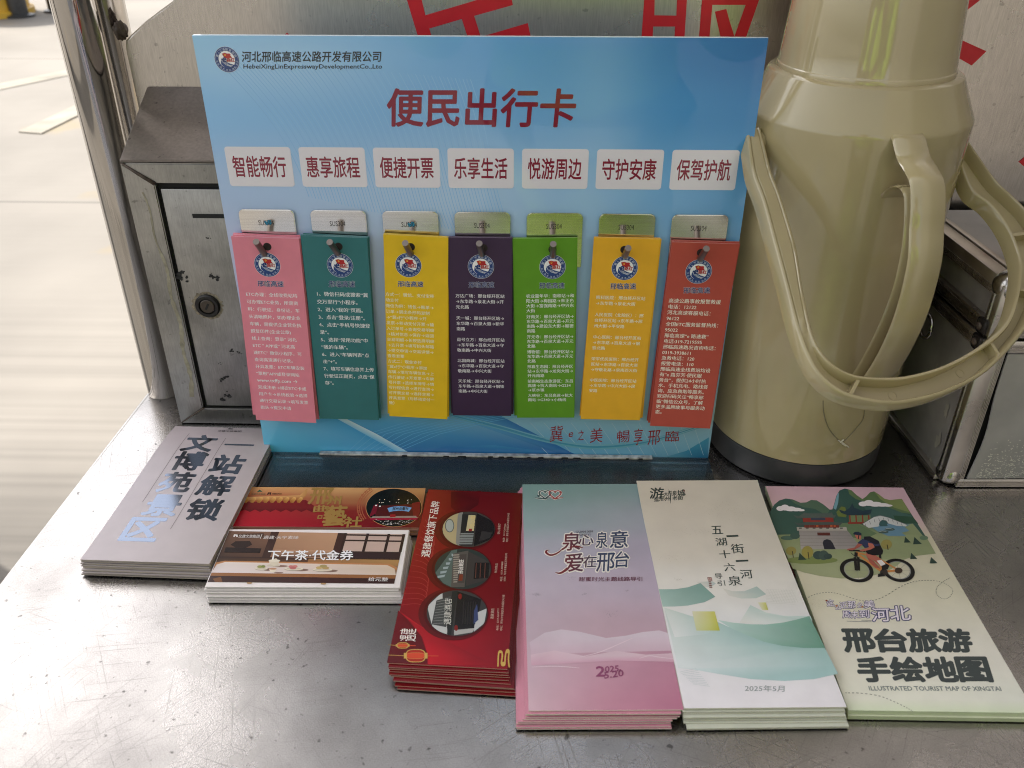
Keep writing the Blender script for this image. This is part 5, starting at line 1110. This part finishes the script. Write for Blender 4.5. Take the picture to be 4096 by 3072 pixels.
for i, (cx, cy, rx, ry) in enumerate(CI):
    el = lambda s_, n=40: [(cx+rx*s_*math.cos(2*math.pi*k/n), cy+ry*s_*math.sin(2*math.pi*k/n)) for k in range(n)]
    a.poly([(x-26, y+6) for x, y in el(1.16)], (92, 16, 20), 2+.1*i); a.poly([(x-8, y) for x, y in el(1.07)], (76, 14, 18), 3)
    a.poly(el(1), ((62, 58, 54), (48, 56, 54), (60, 58, 58))[i], 4)
    def clip(pts, col, lay):            # keep a shape inside the round picture
        q = []
        for j in range(len(pts)):
            (x0, y0), (x1, y1) = pts[j], pts[(j+1) % len(pts)]
            for s_ in range(8):
                x, y = x0+(x1-x0)*s_/8, y0+(y1-y0)*s_/8; d = math.hypot((x-cx)/rx, (y-cy)/ry)
                if d > .99: x, y = cx+(x-cx)/d*.99, cy+(y-cy)/d*.99
                q.append((x, y))
        a.poly(q, col, lay)
    X = lambda f: cx+rx*f
    Yv = lambda f: cy+ry*f
    if i == 0:
        clip([(X(-1), Yv(-1)), (X(-.3), Yv(-1)), (X(-.42), Yv(1)), (X(-1), Yv(1))], (176, 160, 122), 5); clip([(X(-.4), Yv(-1)), (X(-.22), Yv(-1)), (X(-.34), Yv(1)), (X(-.5), Yv(1))], (132, 130, 124), 6)
        clip([(X(-.24), Yv(-.85)), (X(.3), Yv(-.85)), (X(.16), Yv(.92)), (X(-.36), Yv(.92))], (40, 40, 40), 6)
        clip([(X(.0), Yv(-.8)), (X(.26), Yv(-.8)), (X(.2), Yv(.1)), (X(-.1), Yv(.1))], (196, 182, 140), 7); clip([(X(-.3), Yv(.22)), (X(.2), Yv(.22)), (X(.14), Yv(.86)), (X(-.38), Yv(.86))], (128, 132, 130), 7)
        for k in range(4): clip([(X(-.34), Yv(.3+k*.15)), (X(.2), Yv(.3+k*.15)), (X(.2), Yv(.33+k*.15)), (X(-.34), Yv(.33+k*.15))], (52, 48, 44), 8)
        clip([(X(.32), Yv(-.9)), (X(.98), Yv(-.4)), (X(.98), Yv(.5)), (X(.2), Yv(.95))], (26, 24, 26), 6); clip([(X(.02), Yv(-.02)), (X(.14), Yv(-.02)), (X(.12), Yv(.12)), (X(0), Yv(.12))], (140, 40, 36), 8)
        clip([(X(.5), Yv(.1)), (X(.9), Yv(.2)), (X(.8), Yv(.5)), (X(.4), Yv(.7))], (50, 48, 48), 7)
        ell(X(-.72), Yv(-.2), 34, 50, (92, 96, 96), 6.5); ell(X(-.72), Yv(-.2), 28, 44, (160, 166, 160), 7)
        a.box_text('同心里', (732, 395), (742, 305), (700, 393), (210, 190, 130), 9, .02)
    if i == 1:
        clip([(X(-.98), Yv(.2)), (X(-.4), Yv(-.9)), (X(-.2), Yv(-.95)), (X(-.4), Yv(.9)), (X(-.7), Yv(.7))], (84, 100, 96), 5)
        for k in range(6): clip([(X(-.9+.1*k), Yv(.35-.22*k)), (X(-.62+.06*k), Yv(.28-.2*k)), (X(-.66+.06*k), Yv(.4-.2*k)), (X(-.9+.1*k), Yv(.46-.22*k))], (150, 164, 168), 6)
        clip([(X(-.34), Yv(-.75)), (X(.2), Yv(-.9)), (X(.06), Yv(.9)), (X(-.42), Yv(.9))], (86, 82, 78), 6)
        for k in range(13): clip([(X(-.33), Yv(-.7+k*.11)), (X(-.12), Yv(-.72+k*.11)), (X(-.14), Yv(-.66+k*.11)), (X(-.35), Yv(-.64+k*.11))], (150, 142, 132), 7)
        clip([(X(-.1), Yv(-.7)), (X(.13), Yv(-.72)), (X(.05), Yv(.7)), (X(-.2), Yv(.7))], (74, 68, 66), 7.5)
        clip([(X(.2), Yv(-.85)), (X(.98), Yv(-.3)), (X(.98), Yv(.5)), (X(.1), Yv(.85))], (62, 58, 56), 6); clip([(X(.42), Yv(-.3)), (X(.95), Yv(-.3)), (X(.9), Yv(.45)), (X(.38), Yv(.5))], (34, 30, 30), 7)
        for k in range(3): clip([(X(.46+.16*k), Yv(-.28)), (X(.49+.16*k), Yv(-.28)), (X(.46+.16*k), Yv(.45)), (X(.43+.16*k), Yv(.45))], (96, 60, 50), 8)
        clip([(X(-.12), Yv(.28)), (X(0), Yv(.28)), (X(-.02), Yv(.6)), (X(-.16), Yv(.6))], (120, 56, 40), 8)
        a.box_text('邢台飯莊', (648, 732), (655, 628), (612, 730), (222, 216, 208), 9, .02)
    if i == 2:
        clip([(X(-.98), Yv(-.3)), (X(-.5), Yv(-.9)), (X(-.3), Yv(.95)), (X(-.8), Yv(.7))], (188, 188, 186), 5); clip([(X(-.68), Yv(-.55)), (X(-.2), Yv(-.75)), (X(-.36), Yv(.62)), (X(-.84), Yv(.5))], (70, 72, 72), 6)
        for k in range(9): clip([(X(-.66-.018*k), Yv(-.5+k*.12)), (X(-.22-.016*k), Yv(-.62+k*.13)), (X(-.22-.016*k), Yv(-.60+k*.13)), (X(-.66-.018*k), Yv(-.48+k*.12))], (128, 130, 128), 7)
        clip([(X(-.16), Yv(-.95)), (X(.02), Yv(-.98)), (X(-.2), Yv(.98)), (X(-.34), Yv(.95))], (40, 42, 42), 7)
        clip([(X(.02), Yv(-.95)), (X(.8), Yv(-.6)), (X(.6), Yv(.7)), (X(-.1), Yv(.75))], (30, 28, 30), 6); clip([(X(-.1), Yv(.75)), (X(.6), Yv(.66)), (X(.5), Yv(.85)), (X(-.1), Yv(.98))], (170, 168, 164), 7)
        clip([(X(.62), Yv(.0)), (X(.98), Yv(-.2)), (X(.9), Yv(.45)), (X(.55), Yv(.82))], (186, 186, 186), 7); clip([(X(.56), Yv(-.1)), (X(.66), Yv(-.4)), (X(.7), Yv(.3)), (X(.54), Yv(.5))], (60, 70, 108), 7.5)
        for x, y in ((X(.1), Yv(-.72)), (X(-.03), Yv(.66))): ell(x, y, 14, 22, (120, 34, 30), 8, 14)
        a.box_text('遇建酒店', (560, 1110), (568, 915), (505, 1105), (206, 204, 196), 9, .0); 
        for k in range(6): clip([(X(.2+.08*k), Yv(-.5)), (X(.23+.08*k), Yv(-.5)), (X(.2+.08*k), Yv(.5)), (X(.17+.08*k), Yv(.5))], (46, 42, 42), 7.2)
WT = (232, 220, 214)
a.box_text('遇建餐饮旗下品牌', (404, 608), (480, 198), (336, 604), WT, 4, .010)
for st, p0, p1, p3 in (('同心里餐厅', (921, 436), (927, 358), (902, 436)), ('电话：0319-2699666', (956, 495), (966, 360), (940, 495)), ('地址：邢台市信都区东由留码头A座', (981, 495), (992, 282), (964, 495)),
                       ('邢台饭庄', (899, 723), (906, 652), (880, 723)), ('电话：0319-3300888', (938, 784), (947, 640), (921, 784)), ('地址：邢台市襄都区花市街2号', (963, 786), (976, 578), (946, 786)),
                       ('遇建酒店', (874, 1062), (880, 985), (850, 1062)), ('电话：0319-2698777', (910, 1146), (918, 985), (893, 1146)), ('地址：邢台市信都区东由留码头D座', (938, 1150), (956, 885), (920, 1150))):
    a.box_text(st, p0, p1, p3, (206, 176, 160), 4, .002)
a.box_text('遇建', (300, 1228), (308, 1136), (178, 1224), WT, 4, .006)
GO = (200, 160, 84)
for cx, cy, rx, ry, x1 in ((204, 1259, 48, 20, 300), (300, 1335, 82, 46, 468)):
    a.stroke([a.loc(cx-rx-60 if rx < 60 else 96, cy-6), a.loc(cx-rx, cy)], .0004, GO, 5)
    pts = [(cx+rx*.86*math.copysign(abs(math.cos(t))**.6, math.cos(t)), cy+ry*math.copysign(abs(math.sin(t))**.75, math.sin(t))) for t in [k*2*math.pi/30 for k in range(30)]]
    a.poly(pts, [(170, 44, 30) if abs(y-cy) > ry*.5 else (206, 74, 44) for x, y in pts], 5); a.stroke(a.L(pts), .0006, GO, 6, closed=True)
    a.poly([(cx+(x-cx)*.9, cy+(y-cy)*.45) for x, y in pts], (206, 72, 44), 5.5); a.stroke(a.L([(cx+(x-cx)*.95, cy+(y-cy)*.48) for x, y in pts]), .0004, (196, 120, 66), 6, closed=True)
    for s_ in (-1, 1): a.poly([(cx+s_*rx*.80, cy-ry*.45), (cx+s_*rx*1.06, cy-ry*.45), (cx+s_*rx*1.06, cy+ry*.45), (cx+s_*rx*.80, cy+ry*.45)], GO, 6.5)
    a.poly([(cx+rx, cy-3), (x1, cy-2), (x1, cy+5), (cx+rx, cy+4)], (196, 70, 44), 6)
spline(a, [(906, 1415), (910, 1330), (918, 1300), (934, 1305), (938, 1340), (932, 1390), (940, 1408), (956, 1400), (960, 1350), (966, 1310), (976, 1290), (988, 1300), (984, 1360), (990, 1420)], .0009, GO, 5, False, 4)
a.poly([(914, 1300), (934, 1298), (938, 1316), (914, 1316)], GO, 5.5); a.poly([(934, 1380), (956, 1380), (954, 1408), (936, 1408)], GO, 5.5); a.poly([(966, 1290), (988, 1290), (990, 1316), (964, 1316)], GO, 5.5)
pile('menu_card', 'top dark red card with three round restaurant photos and small lanterns', 'dark red card slid out under the one with round photos', 'dark red restaurant cards', 'card', a, W_, L_, 0, 9, 0, (190, 150, 132), (112, 16, 24), 9, M_gloss, (.0016, .0012, .012), lower=lambda j, n: (.0016+(.0008*j if j > 3 else 0), -.0018-.0011*j, -.012 if j > 3 else 0), gap=.45, fan=.8)

# --- opera ticket cards and afternoon tea vouchers
O_, X_, Y_ = frame_from(.0068, (497, 1137), (905, 1140), (538, 1053)); a = Art(O_, X_, Y_); W_, L_ = .1415, .0475; a.win = 'b'
a.grid(0, W_, 0, L_, 12, 10, rows([(0, (172, 16, 38), (140, 16, 30), (92, 12, 20)), (.4, (170, 24, 38), (134, 40, 34), (110, 30, 28)), (.62, (150, 60, 40), (160, 100, 66), (150, 96, 62)), (1, (206, 152, 96), (206, 160, 106), (190, 140, 90))]), 0)
tw = [(395, 262), (450, 210), (960, 205), (1010, 130), (1020, 135), (985, 250), (1080, 330)]
zz = [(1080, 330)]+[(1040-k*48, 322 if k % 2 else 345) for k in range(15)]+[(350, 340)]
a.poly([(398, 255), (985, 232), (1080, 300)]+zz, [(112, 22, 24)]*3+[(96, 14, 18)]*len(zz), 1)
for k in range(9):
    x = 425+k*62; a.poly([(x-22, 238), (x+14, 205), (x+36, 212), (x+34, 232), (x+8, 262), (x-16, 256)], [(150, 96, 40), (216, 168, 96), (220, 176, 104), (190, 140, 70), (150, 96, 40), (170, 116, 52)], 2)
a.poly([(405, 240), (440, 205), (930, 190), (990, 130), (1004, 128), (990, 190), (960, 226)], [(170, 110, 60), (210, 160, 100), (206, 158, 98), (190, 140, 84), (196, 146, 88), (180, 128, 72), (160, 104, 56)], 1.5)
for r in (1.12, 1.2, 1.28): a.stroke(a.L([(1800+262*r*math.cos(t), 305+186*r*math.sin(t)) for t in [math.radians(150+k*5) for k in range(17)]]), .0006, (166, 92, 62), 1, False)
for k in range(9):
    t = math.radians(152+k*9.5); cx, cy = 1800+262*1.24*math.cos(t), 305+186*1.24*math.sin(t); a.stroke(a.L([(cx-14, cy-9), (cx+12, cy-9), (cx+12, cy+8), (cx-6, cy+8), (cx-6, cy-2), (cx+4, cy-2)]), .0006, (166, 92, 62), 2)
ELL = [(1806+258*math.cos(t), 306+176*math.sin(t)) for t in [k*2*math.pi/48 for k in range(48)]]
a.poly([(1806+(x-1806)*1.02, 306+(y-306)*1.02) for x, y in ELL], (196, 140, 92), 3); a.poly(ELL, (16, 14, 16), 4)
a.poly([(1640, 290), (1990, 272), (2000, 400), (1630, 400)], (78, 20, 22), 5); a.poly([(1600, 330), (1620, 285), (1660, 270), (1640, 360), (1575, 396)], (116, 20, 40), 6); a.poly([(1975, 265), (2050, 250), (2052, 330), (2040, 392), (1985, 396)], (112, 22, 26), 6)
a.poly([(1745, 312), (1790, 300), (1850, 294), (1920, 298), (1972, 308), (1945, 346), (1900, 338), (1850, 336), (1800, 340), (1762, 350)], (112, 158, 206), 7)
a.box_text('邢州曲藝社', (1790, 334), (1940, 332), (1796, 304), (34, 34, 44), 8, .02)
a.poly([(1610, 388), (2010, 384), (2030, 404), (1590, 408)], (150, 130, 120), 7); a.poly([(1770, 372), (1820, 370), (1822, 396), (1768, 397)], (150, 30, 34), 8)
a.poly([(1580, 405), (2035, 402), (2020, 420), (1590, 425)], (150, 20, 52), 7.5)
rnd = random.Random(3)
for k in range(70):
    x, y = rnd.uniform(1610, 2000), rnd.uniform(418, 468)
    if ((x-1806)/250)**2+((y-306)/170)**2 < 1: a.poly([(x, y), (x+rnd.uniform(6, 18), y), (x+rnd.uniform(6, 18), y+rnd.uniform(3, 7)), (x, y+4)], (206, 196, 190) if k % 2 else (120, 112, 112), 8)
for k in range(16): x, y = rnd.uniform(1660, 1990), rnd.uniform(232, 268); a.disc(*a.loc(x, y), .0004, (230, 220, 200), 8, seg=8)
for x, y in ((1640, 288), (1676, 295)): a.disc(*a.loc(x, y), .0008, (250, 244, 230), 8, seg=10)
GD = (158, 124, 66)
for ch, p0, p1, p3 in (('邢', (1005, 272), (1215, 270), (1040, 126)), ('州', (1178, 278), (1305, 276), (1196, 200)), ('曲', (1055, 348), (1190, 346), (1066, 284)), ('藝', (1135, 478), (1345, 474), (1172, 292)), ('社', (1336, 492), (1500, 488), (1352, 394))): a.box_text(ch, p0, p1, p3, GD, 6, .028)
a.poly([(1098, 378), (1142, 378), (1138, 410), (1092, 410)], GD, 6); a.poly([(1108, 386), (1132, 386), (1130, 402), (1104, 402)], (130, 40, 34), 7)
a.box_text('交建文旅集团', (476, 188), (606, 188), (480, 172), (96, 92, 60), 4, .01); a.poly([(528, 162), (556, 136), (584, 162), (560, 156)], (40, 92, 66), 4)
a.poly([(625, 186), (634, 164), (664, 164), (658, 186), (648, 186), (650, 174), (640, 174), (636, 186)], (50, 36, 24), 4); a.box_text('邢襄古州府', (670, 184), (760, 184), (672, 170), (60, 44, 30), 4, .01)
pile('ticket_card', 'red and gold opera ticket with palace roof and round stage photo', 'ticket card stacked under the opera ticket with the stage photo', 'opera ticket cards', 'ticket', a, W_, L_, 0, 5, 0, (206, 150, 140), (150, 110, 80), 13, M_gloss, (.0012, .0010, .004), lower=lambda j, n: (.0003*j, -.0004*j, 0), gap=.4)

O_, X_, Y_ = frame_from(.0098, (45, 1042), (1808, 1050), (288, 490), 'b'); a = Art(O_, X_, Y_); W_ = .1325; L_ = .0592; a.win = 'b'
a.grid(0, W_, 0, L_, 1, 1, lambda u, v: (232, 224, 222), 0)
PIC = [(272, 522), (1908, 553), (1808, 1014), (72, 998)]
def bil(s_, t): # fractional position inside the picture, t downward
    return tuple(PIC[0][i]*(1-s_)*(1-t)+PIC[1][i]*s_*(1-t)+PIC[2][i]*s_*t+PIC[3][i]*(1-s_)*t for i in (0, 1))
def pp(fr, col, lay): a.poly([bil(*p) for p in fr], col, lay)
pp([(0, 0), (1, 0), (1, 1), (0, 1)], (150, 116, 92), 1)
pp([(0, 0), (.27, 0), (.27, .55), (0, .55)], [(112, 82, 66), (124, 92, 74), (84, 60, 48), (64, 44, 36)], 2); pp([(.27, 0), (.66, 0), (.66, .5), (.27, .55)], [(172, 134, 104), (190, 150, 118), (178, 138, 108), (140, 104, 82)], 2)
pp([(.24, 0), (.285, 0), (.285, .52), (.24, .54)], (64, 44, 38), 3); pp([(.0, .5), (1, .50), (1, .62), (0, .62)], [(52, 36, 34), (60, 44, 38), (120, 88, 60), (90, 64, 46)], 3)
pp([(.30, .35), (.62, .35), (.62, .48), (.30, .5)], [(182, 142, 112), (188, 148, 116), (96, 70, 56), (104, 76, 62)], 2.5)
pp([(.62, 0), (.67, 0), (.67, .5), (.62, .5)], (66, 46, 40), 3.5); pp([(.66, 0), (1, 0), (1, .36), (.66, .36)], (196, 168, 156), 3)
for x in (.665, .79, .91, .995): pp([(x-.008, 0), (x+.008, 0), (x+.008, .36), (x-.008, .36)], (56, 40, 36), 4)
for y in (.02, .13, .36): pp([(.66, y), (1, y), (1, y+.03), (.66, y+.03)], (60, 44, 40), 4)
pp([(.66, .36), (1, .36), (1, .5), (.66, .5)], (58, 40, 40), 3.8); pp([(.5, .52), (1, .52), (1, .64), (.5, .62)], [(150, 110, 72), (176, 134, 84), (170, 128, 82), (150, 108, 70)], 4)
pp([(.06, .2), (.14, .19), (.16, .26), (.13, .33), (.08, .33), (.04, .27)], (48, 34, 30), 4); pp([(.02, .32), (.22, .33), (.22, .42), (.02, .42)], (42, 30, 28), 4)
pp([(.04, .06), (.2, .03), (.22, .12), (.1, .14)], (84, 62, 50), 3)
pp([(0, .62), (.045, .585), (.95, .60), (1, .68), (1, .72), (0, .7)], (186, 128, 84), 5); pp([(.01, .66), (.05, .61), (.94, .63), (.985, .70), (1, .83), (0, .82)], [(214, 202, 198), (222, 210, 204), (214, 192, 172), (206, 184, 164), (210, 190, 172), (220, 208, 208)], 6)
pp([(0, .82), (1, .83), (1, .9), (0, .88)], (146, 98, 62), 6.5); pp([(0, .88), (1, .9), (1, 1), (0, 1)], (62, 40, 38), 6)
pp([(.02, .94), (.06, .9), (.08, 1), (.04, 1)], (120, 78, 50), 6.8)
def bell(x, y, rx, ry, c, lay, n=22):
    a.poly([(x+rx*math.cos(2*math.pi*k/n), y+ry*math.sin(2*math.pi*k/n)) for k in range(n)], c, lay)
for x, y, rx in ((572, 872, 60), (874, 876, 88), (1142, 884, 92)):
    bell(x+60, y+12, rx*.9, 12, (128, 104, 92), 7); bell(x, y+4, rx, 17, (168, 156, 140), 7.5); bell(x, y, rx, 15, (222, 210, 190), 8); bell(x, y-2, rx*.75, 10, (200, 188, 168), 8.5)
for x, y, r, c in ((560, 858, 26, (146, 148, 84)), (590, 856, 20, (126, 132, 70)), (850, 858, 26, (194, 122, 116)), (884, 856, 26, (202, 132, 124)), (866, 870, 30, (180, 106, 104)), (1110, 868, 30, (190, 164, 108)), (1170, 870, 34, (176, 148, 96)), (1150, 852, 34, (160, 146, 96))): bell(x, y, r, 13, c, 9)
bell(740, 852, 80, 10, (140, 112, 98), 7); bell(686, 846, 62, 12, (204, 192, 172), 8); a.poly([(642, 806), (652, 834), (690, 850), (726, 838), (742, 804)], (214, 202, 180), 8.5); bell(694, 802, 54, 12, (224, 214, 196), 9); bell(706, 788, 14, 6, (206, 196, 176), 9.5)
a.poly([(644, 880), (656, 908), (682, 914), (706, 900), (716, 876)], (226, 212, 194), 9); bell(680, 878, 36, 9, (186, 140, 110), 9.5); bell(734, 914, 44, 6, (140, 112, 100), 8.8)
a.box_text('下午茶·代金券', (622, 796), (1424, 798), (640, 704), (240, 236, 236), 9, .018)
a.box_text('交建文旅集团', (358, 588), (552, 590), (366, 558), (220, 212, 208), 8, .008); a.poly([(310, 578), (318, 556), (350, 558), (354, 580), (340, 582), (330, 566), (324, 582)], (220, 212, 208), 8); a.stroke([a.loc(562, 596), a.loc(578, 556)], .0004, (220, 212, 208), 8)
a.box_text('遇建·天宁素味', (588, 600), (916, 602), (596, 568), (224, 216, 212), 8, .0)
a.box_text('拾元整', (1564, 992), (1748, 994), (1572, 956), (232, 226, 224), 8, .008)
for x, y in ((460, 1010), (1150, 1016)): bell(x, y, 26, 8, (176, 140, 100), 8)
pile('voucher_card', 'top afternoon tea voucher showing teacups on a low table', 'white edged voucher stacked under the afternoon tea voucher', 'afternoon tea vouchers', 'voucher', a, W_, L_, 0, 10, 0, (226, 220, 216), (214, 206, 202), 17, M_gloss, (.0012, .0012, .006), lower=lambda j, n: (.0014*(j > 2)+.0005*(j > 6), -.0006*j, 0), gap=.3, fan=.6)

# --- grey museum leaflet with black foil characters
O_, X_, Y_ = frame_from(.0118, (55, 1410), (1278, 1452), (985, 118), 'a'); a = Art(O_, X_, Y_); W_, L_ = .0918, .1745; a.win = 'a'
a.grid(0, W_, 0, L_, 4, 12, rows([(0, (186, 175, 178), (182, 171, 173), (176, 166, 166)), (.5, (182, 172, 177), (180, 170, 173), (175, 165, 165)), (1, (172, 160, 163), (173, 161, 163), (170, 160, 158))]), 0)
for ch, x, y, s_ in (('文', 1182, 283, .0250), ('博', 1084, 458, .0250), ('苑', 962, 660, .0250), ('景', 838, 880, .0250), ('区', 650, 1112, .0258), ('一', 1556, 302, .0250), ('站', 1450, 490, .0250), ('解', 1336, 690, .0250), ('锁', 1228, 920, .0250)):
    u, v = a.loc(x, y); h = s_/2*.98; w_ = s_/2*1.0
    if ch == '一': h = .0012
    a.aff_text(ch, (u-w_, v-h), (u+w_, v-h), (u-w_, v+h), (18, 14, 15), 2, .034 if ch != '一' else .004, mi=1)
for p, q in (((1080, 180), (640, 850)), ((1428, 232), (905, 1112))): a.stroke([a.loc(*p), a.loc(*q)], .00035, (90, 80, 80), 2)
a.box_text('交建文旅集团', (1346, 162), (1570, 165), (1352, 143), (74, 66, 66), 2, .016)
a.poly([(1440, 132), (1455, 118), (1495, 124), (1490, 134)], (60, 52, 52), 2)
pile('museum_leaflet', 'top grey leaflet of the far left pile with bold black vertical characters', 'grey leaflet stacked under the one with bold black characters', 'grey museum leaflets', 'leaflet', a, W_, L_, 0, 7, 0, (178, 164, 152), (176, 166, 164), 19, [M_paper, M_foil], (.0010, .0010, .003), lower=lambda j, n: (.0004*j*0, .0004-.0009*(j > 3)-.0004*j, 0), gap=.35, curl=(.0016, -.0035), fan=.8)



# ------------------------------------------------------------------ the photographer, who shows only as a reflection
def skinned(name, verts, edges, radii, m, parent, sub=2, root=0):
    me = bpy.data.meshes.new(name); me.from_pydata([tuple(v) for v in verts], edges, []); o = bpy.data.objects.new(name, me); COL.objects.link(o)
    md = o.modifiers.new('skin', 'SKIN'); md.use_smooth_shade = True
    for i, r in enumerate(radii):
        s_ = me.skin_vertices[0].data[i]; s_.radius = (r, r) if not isinstance(r, tuple) else r; s_.use_root = (i == root)
    sb = o.modifiers.new('sub', 'SUBSURF'); sb.levels = sub; sb.render_levels = sub
    dg = bpy.context.evaluated_depsgraph_get(); dg.update(); me2 = bpy.data.meshes.new_from_object(o.evaluated_get(dg))
    o.modifiers.clear(); o.data = me2; bpy.data.meshes.remove(me); me2.name = name
    for p in me2.polygons: p.use_smooth = True
    me2.materials.clear(); me2.materials.append(m)
    o.parent = parent; o.matrix_parent_inverse = parent.matrix_world.inverted()
    return o
HX, HY = .13, -1.08
pr = thing('person', (HX, HY, GZ), 'person in a yellow-green safety jacket and dark trousers holding a phone over the counter', 'person')
M_skin = mat('skin', (.48, .28, .19), .5); M_vest = mat('safety_yellow', (.50, .80, .02), .6); M_trs = mat('navy_cloth', (.02, .022, .035), .8); M_hair = mat('black_hair', (.012, .011, .011), .4); M_silver = mat('reflective_tape', (.62, .62, .62), .35)
V = lambda x, y, z: (HX+x, HY+y, GZ+z*1.02)
wr = [CAM-.02*FW+s_*.098*RT-.030*UP for s_ in (-1, 1)]
el_ = [V(-.27, .10, 1.06), V(.27, .10, 1.06)]
verts = [V(0, 0, .98), V(0, 0, 1.15), V(0, -.01, 1.32), V(0, 0, 1.45), V(0, .02, 1.53), V(0, .045, 1.62), V(0, .05, 1.70),
         V(-.19, 0, 1.42), el_[0], tuple(wr[0]), V(.19, 0, 1.42), el_[1], tuple(wr[1]),
         V(-.10, 0, .92), V(-.11, .01, .50), V(-.11, 0, .10), V(-.11, .12, .04), V(.10, 0, .92), V(.11, .01, .50), V(.11, 0, .10), V(.11, .12, .04)]
edges = [(0, 1), (1, 2), (2, 3), (3, 4), (4, 5), (5, 6), (3, 7), (7, 8), (8, 9), (3, 10), (10, 11), (11, 12), (0, 13), (13, 14), (14, 15), (15, 16), (0, 17), (17, 18), (18, 19), (19, 20)]
rad = [(.15, .11), (.14, .10), (.155, .11), .10, .055, (.078, .095), .065, .06, .042, .028, .06, .042, .028, .085, .055, .04, .035, .085, .055, .04, .035]
body = skinned('body', verts, edges, rad, M_skin, pr)
for s_, w0 in ((-1, wr[0]), (1, wr[1])):
    inn_ = -s_*RT
    for k, (dv, ln) in enumerate(((.030, .070), (.012, .078), (-.006, .074), (-.022, .058))):
        b0 = w0+UP*(.030+dv*.5)-FW*.004; c1 = b0+UP*dv*.5+s_*RT*(-.02)-FW*.012+inn_*ln*.4; c2 = c1+inn_*ln*.45+FW*.004
        skinned('finger', [w0, b0, c1, c2], [(0, 1), (1, 2), (2, 3)], [.014, .011, .009, .0075], M_skin, body, 1)
    skinned('thumb', [w0, w0+UP*.012-FW*.02, w0+UP*.030-FW*.026+inn_*.03], [(0, 1), (1, 2)], [.014, .011, .009], M_skin, body, 1)
jk = skinned('jacket', [V(0, 0, .66), V(0, 0, .98), V(0, 0, 1.15), V(0, -.01, 1.32), V(0, 0, 1.46), V(-.19, 0, 1.42), el_[0], tuple(Vector(el_[0]).lerp(wr[0], .86)), V(.19, 0, 1.42), el_[1], tuple(Vector(el_[1]).lerp(wr[1], .86))],
        [(0, 1), (1, 2), (2, 3), (3, 4), (4, 5), (5, 6), (6, 7), (4, 8), (8, 9), (9, 10)], [(.205, .14), (.19, .14), (.175, .13), (.18, .135), .12, .082, .06, .044, .082, .06, .044], M_vest, pr)
for z in (.92, 1.10):
    bm = bmesh.new(); lathe(bm, [(1, -.025), (1, .025)], seg=40, close_bottom=False, close_top=False)
    for v in bm.verts: v.co = Vector(V(v.co.x*.212, v.co.y*.168, z+v.co.z))
    obj('reflective_band', bm, M_silver, jk, True)
skinned('trousers', [V(0, 0, .96), V(-.10, 0, .90), V(-.11, .01, .50), V(-.11, 0, .10), V(.10, 0, .90), V(.11, .01, .50), V(.11, 0, .10)], [(0, 1), (1, 2), (2, 3), (0, 4), (4, 5), (5, 6)], [(.16, .12), .10, .075, .065, .10, .075, .065], M_trs, pr)
for s_ in (-1, 1): skinned('shoe', [V(s_*.11, -.05, .05), V(s_*.11, .05, .05), V(s_*.11, .16, .04)], [(0, 1), (1, 2)], [.048, .048, .040], M_hair, pr, 2)
bm = bmesh.new(); bmesh.ops.create_icosphere(bm, subdivisions=4, radius=1)
for v in bm.verts:
    v.co = Vector(V(v.co.x*.088, v.co.y*.105+.035, 1.70+v.co.z*.085))
bmesh.ops.delete(bm, geom=[f for f in bm.faces if f.calc_center_median().y > HY+.085 and f.calc_center_median().z < GZ+1.73], context='FACES')
obj('hair', bm, M_hair, pr, True)
for s_ in (-1, 1):
    bm = bmesh.new(); bmesh.ops.create_icosphere(bm, subdivisions=3, radius=.012)
    for v in bm.verts: v.co += Vector(V(s_*.032, .135, 1.645))
    obj('eye', bm, M_hair, pr, True)
bm = bmesh.new(); bmesh.ops.create_cone(bm, segments=12, radius1=.016, radius2=.006, depth=.045, cap_ends=True)
for v in bm.verts: v.co = Vector(V(v.co.x, .150+(-v.co.z)*.25, 1.615+v.co.z))
obj('nose', bm, M_skin, pr, True)
bm = bmesh.new(); box(bm, -.024, .024, .130, .141, -.004, .004, bev=.002)
for v in bm.verts: v.co = Vector(V(v.co.x, v.co.y, 1.572+v.co.z))
obj('mouth', bm, mat('lips', (.35, .13, .11), .5), pr, True)
bm = bmesh.new(); box(bm, -.060, .100, -.038, .038, -.0115, -.0045, bev=.003)
Mp = Matrix(((RT.x, UP.x, -FW.x, CAM.x), (RT.y, UP.y, -FW.y, CAM.y), (RT.z, UP.z, -FW.z, CAM.z), (0, 0, 0, 1)))
for v in bm.verts: v.co = Mp @ Vector((v.co.x-.02, v.co.y-.02, -v.co.z))
sharp(tag(obj('phone', bm, mat('phone_glass', (.03, .03, .035), .15)), 'dark phone held level in both hands above the counter', 'phone'))
bpy.data.objects.remove(_fo)
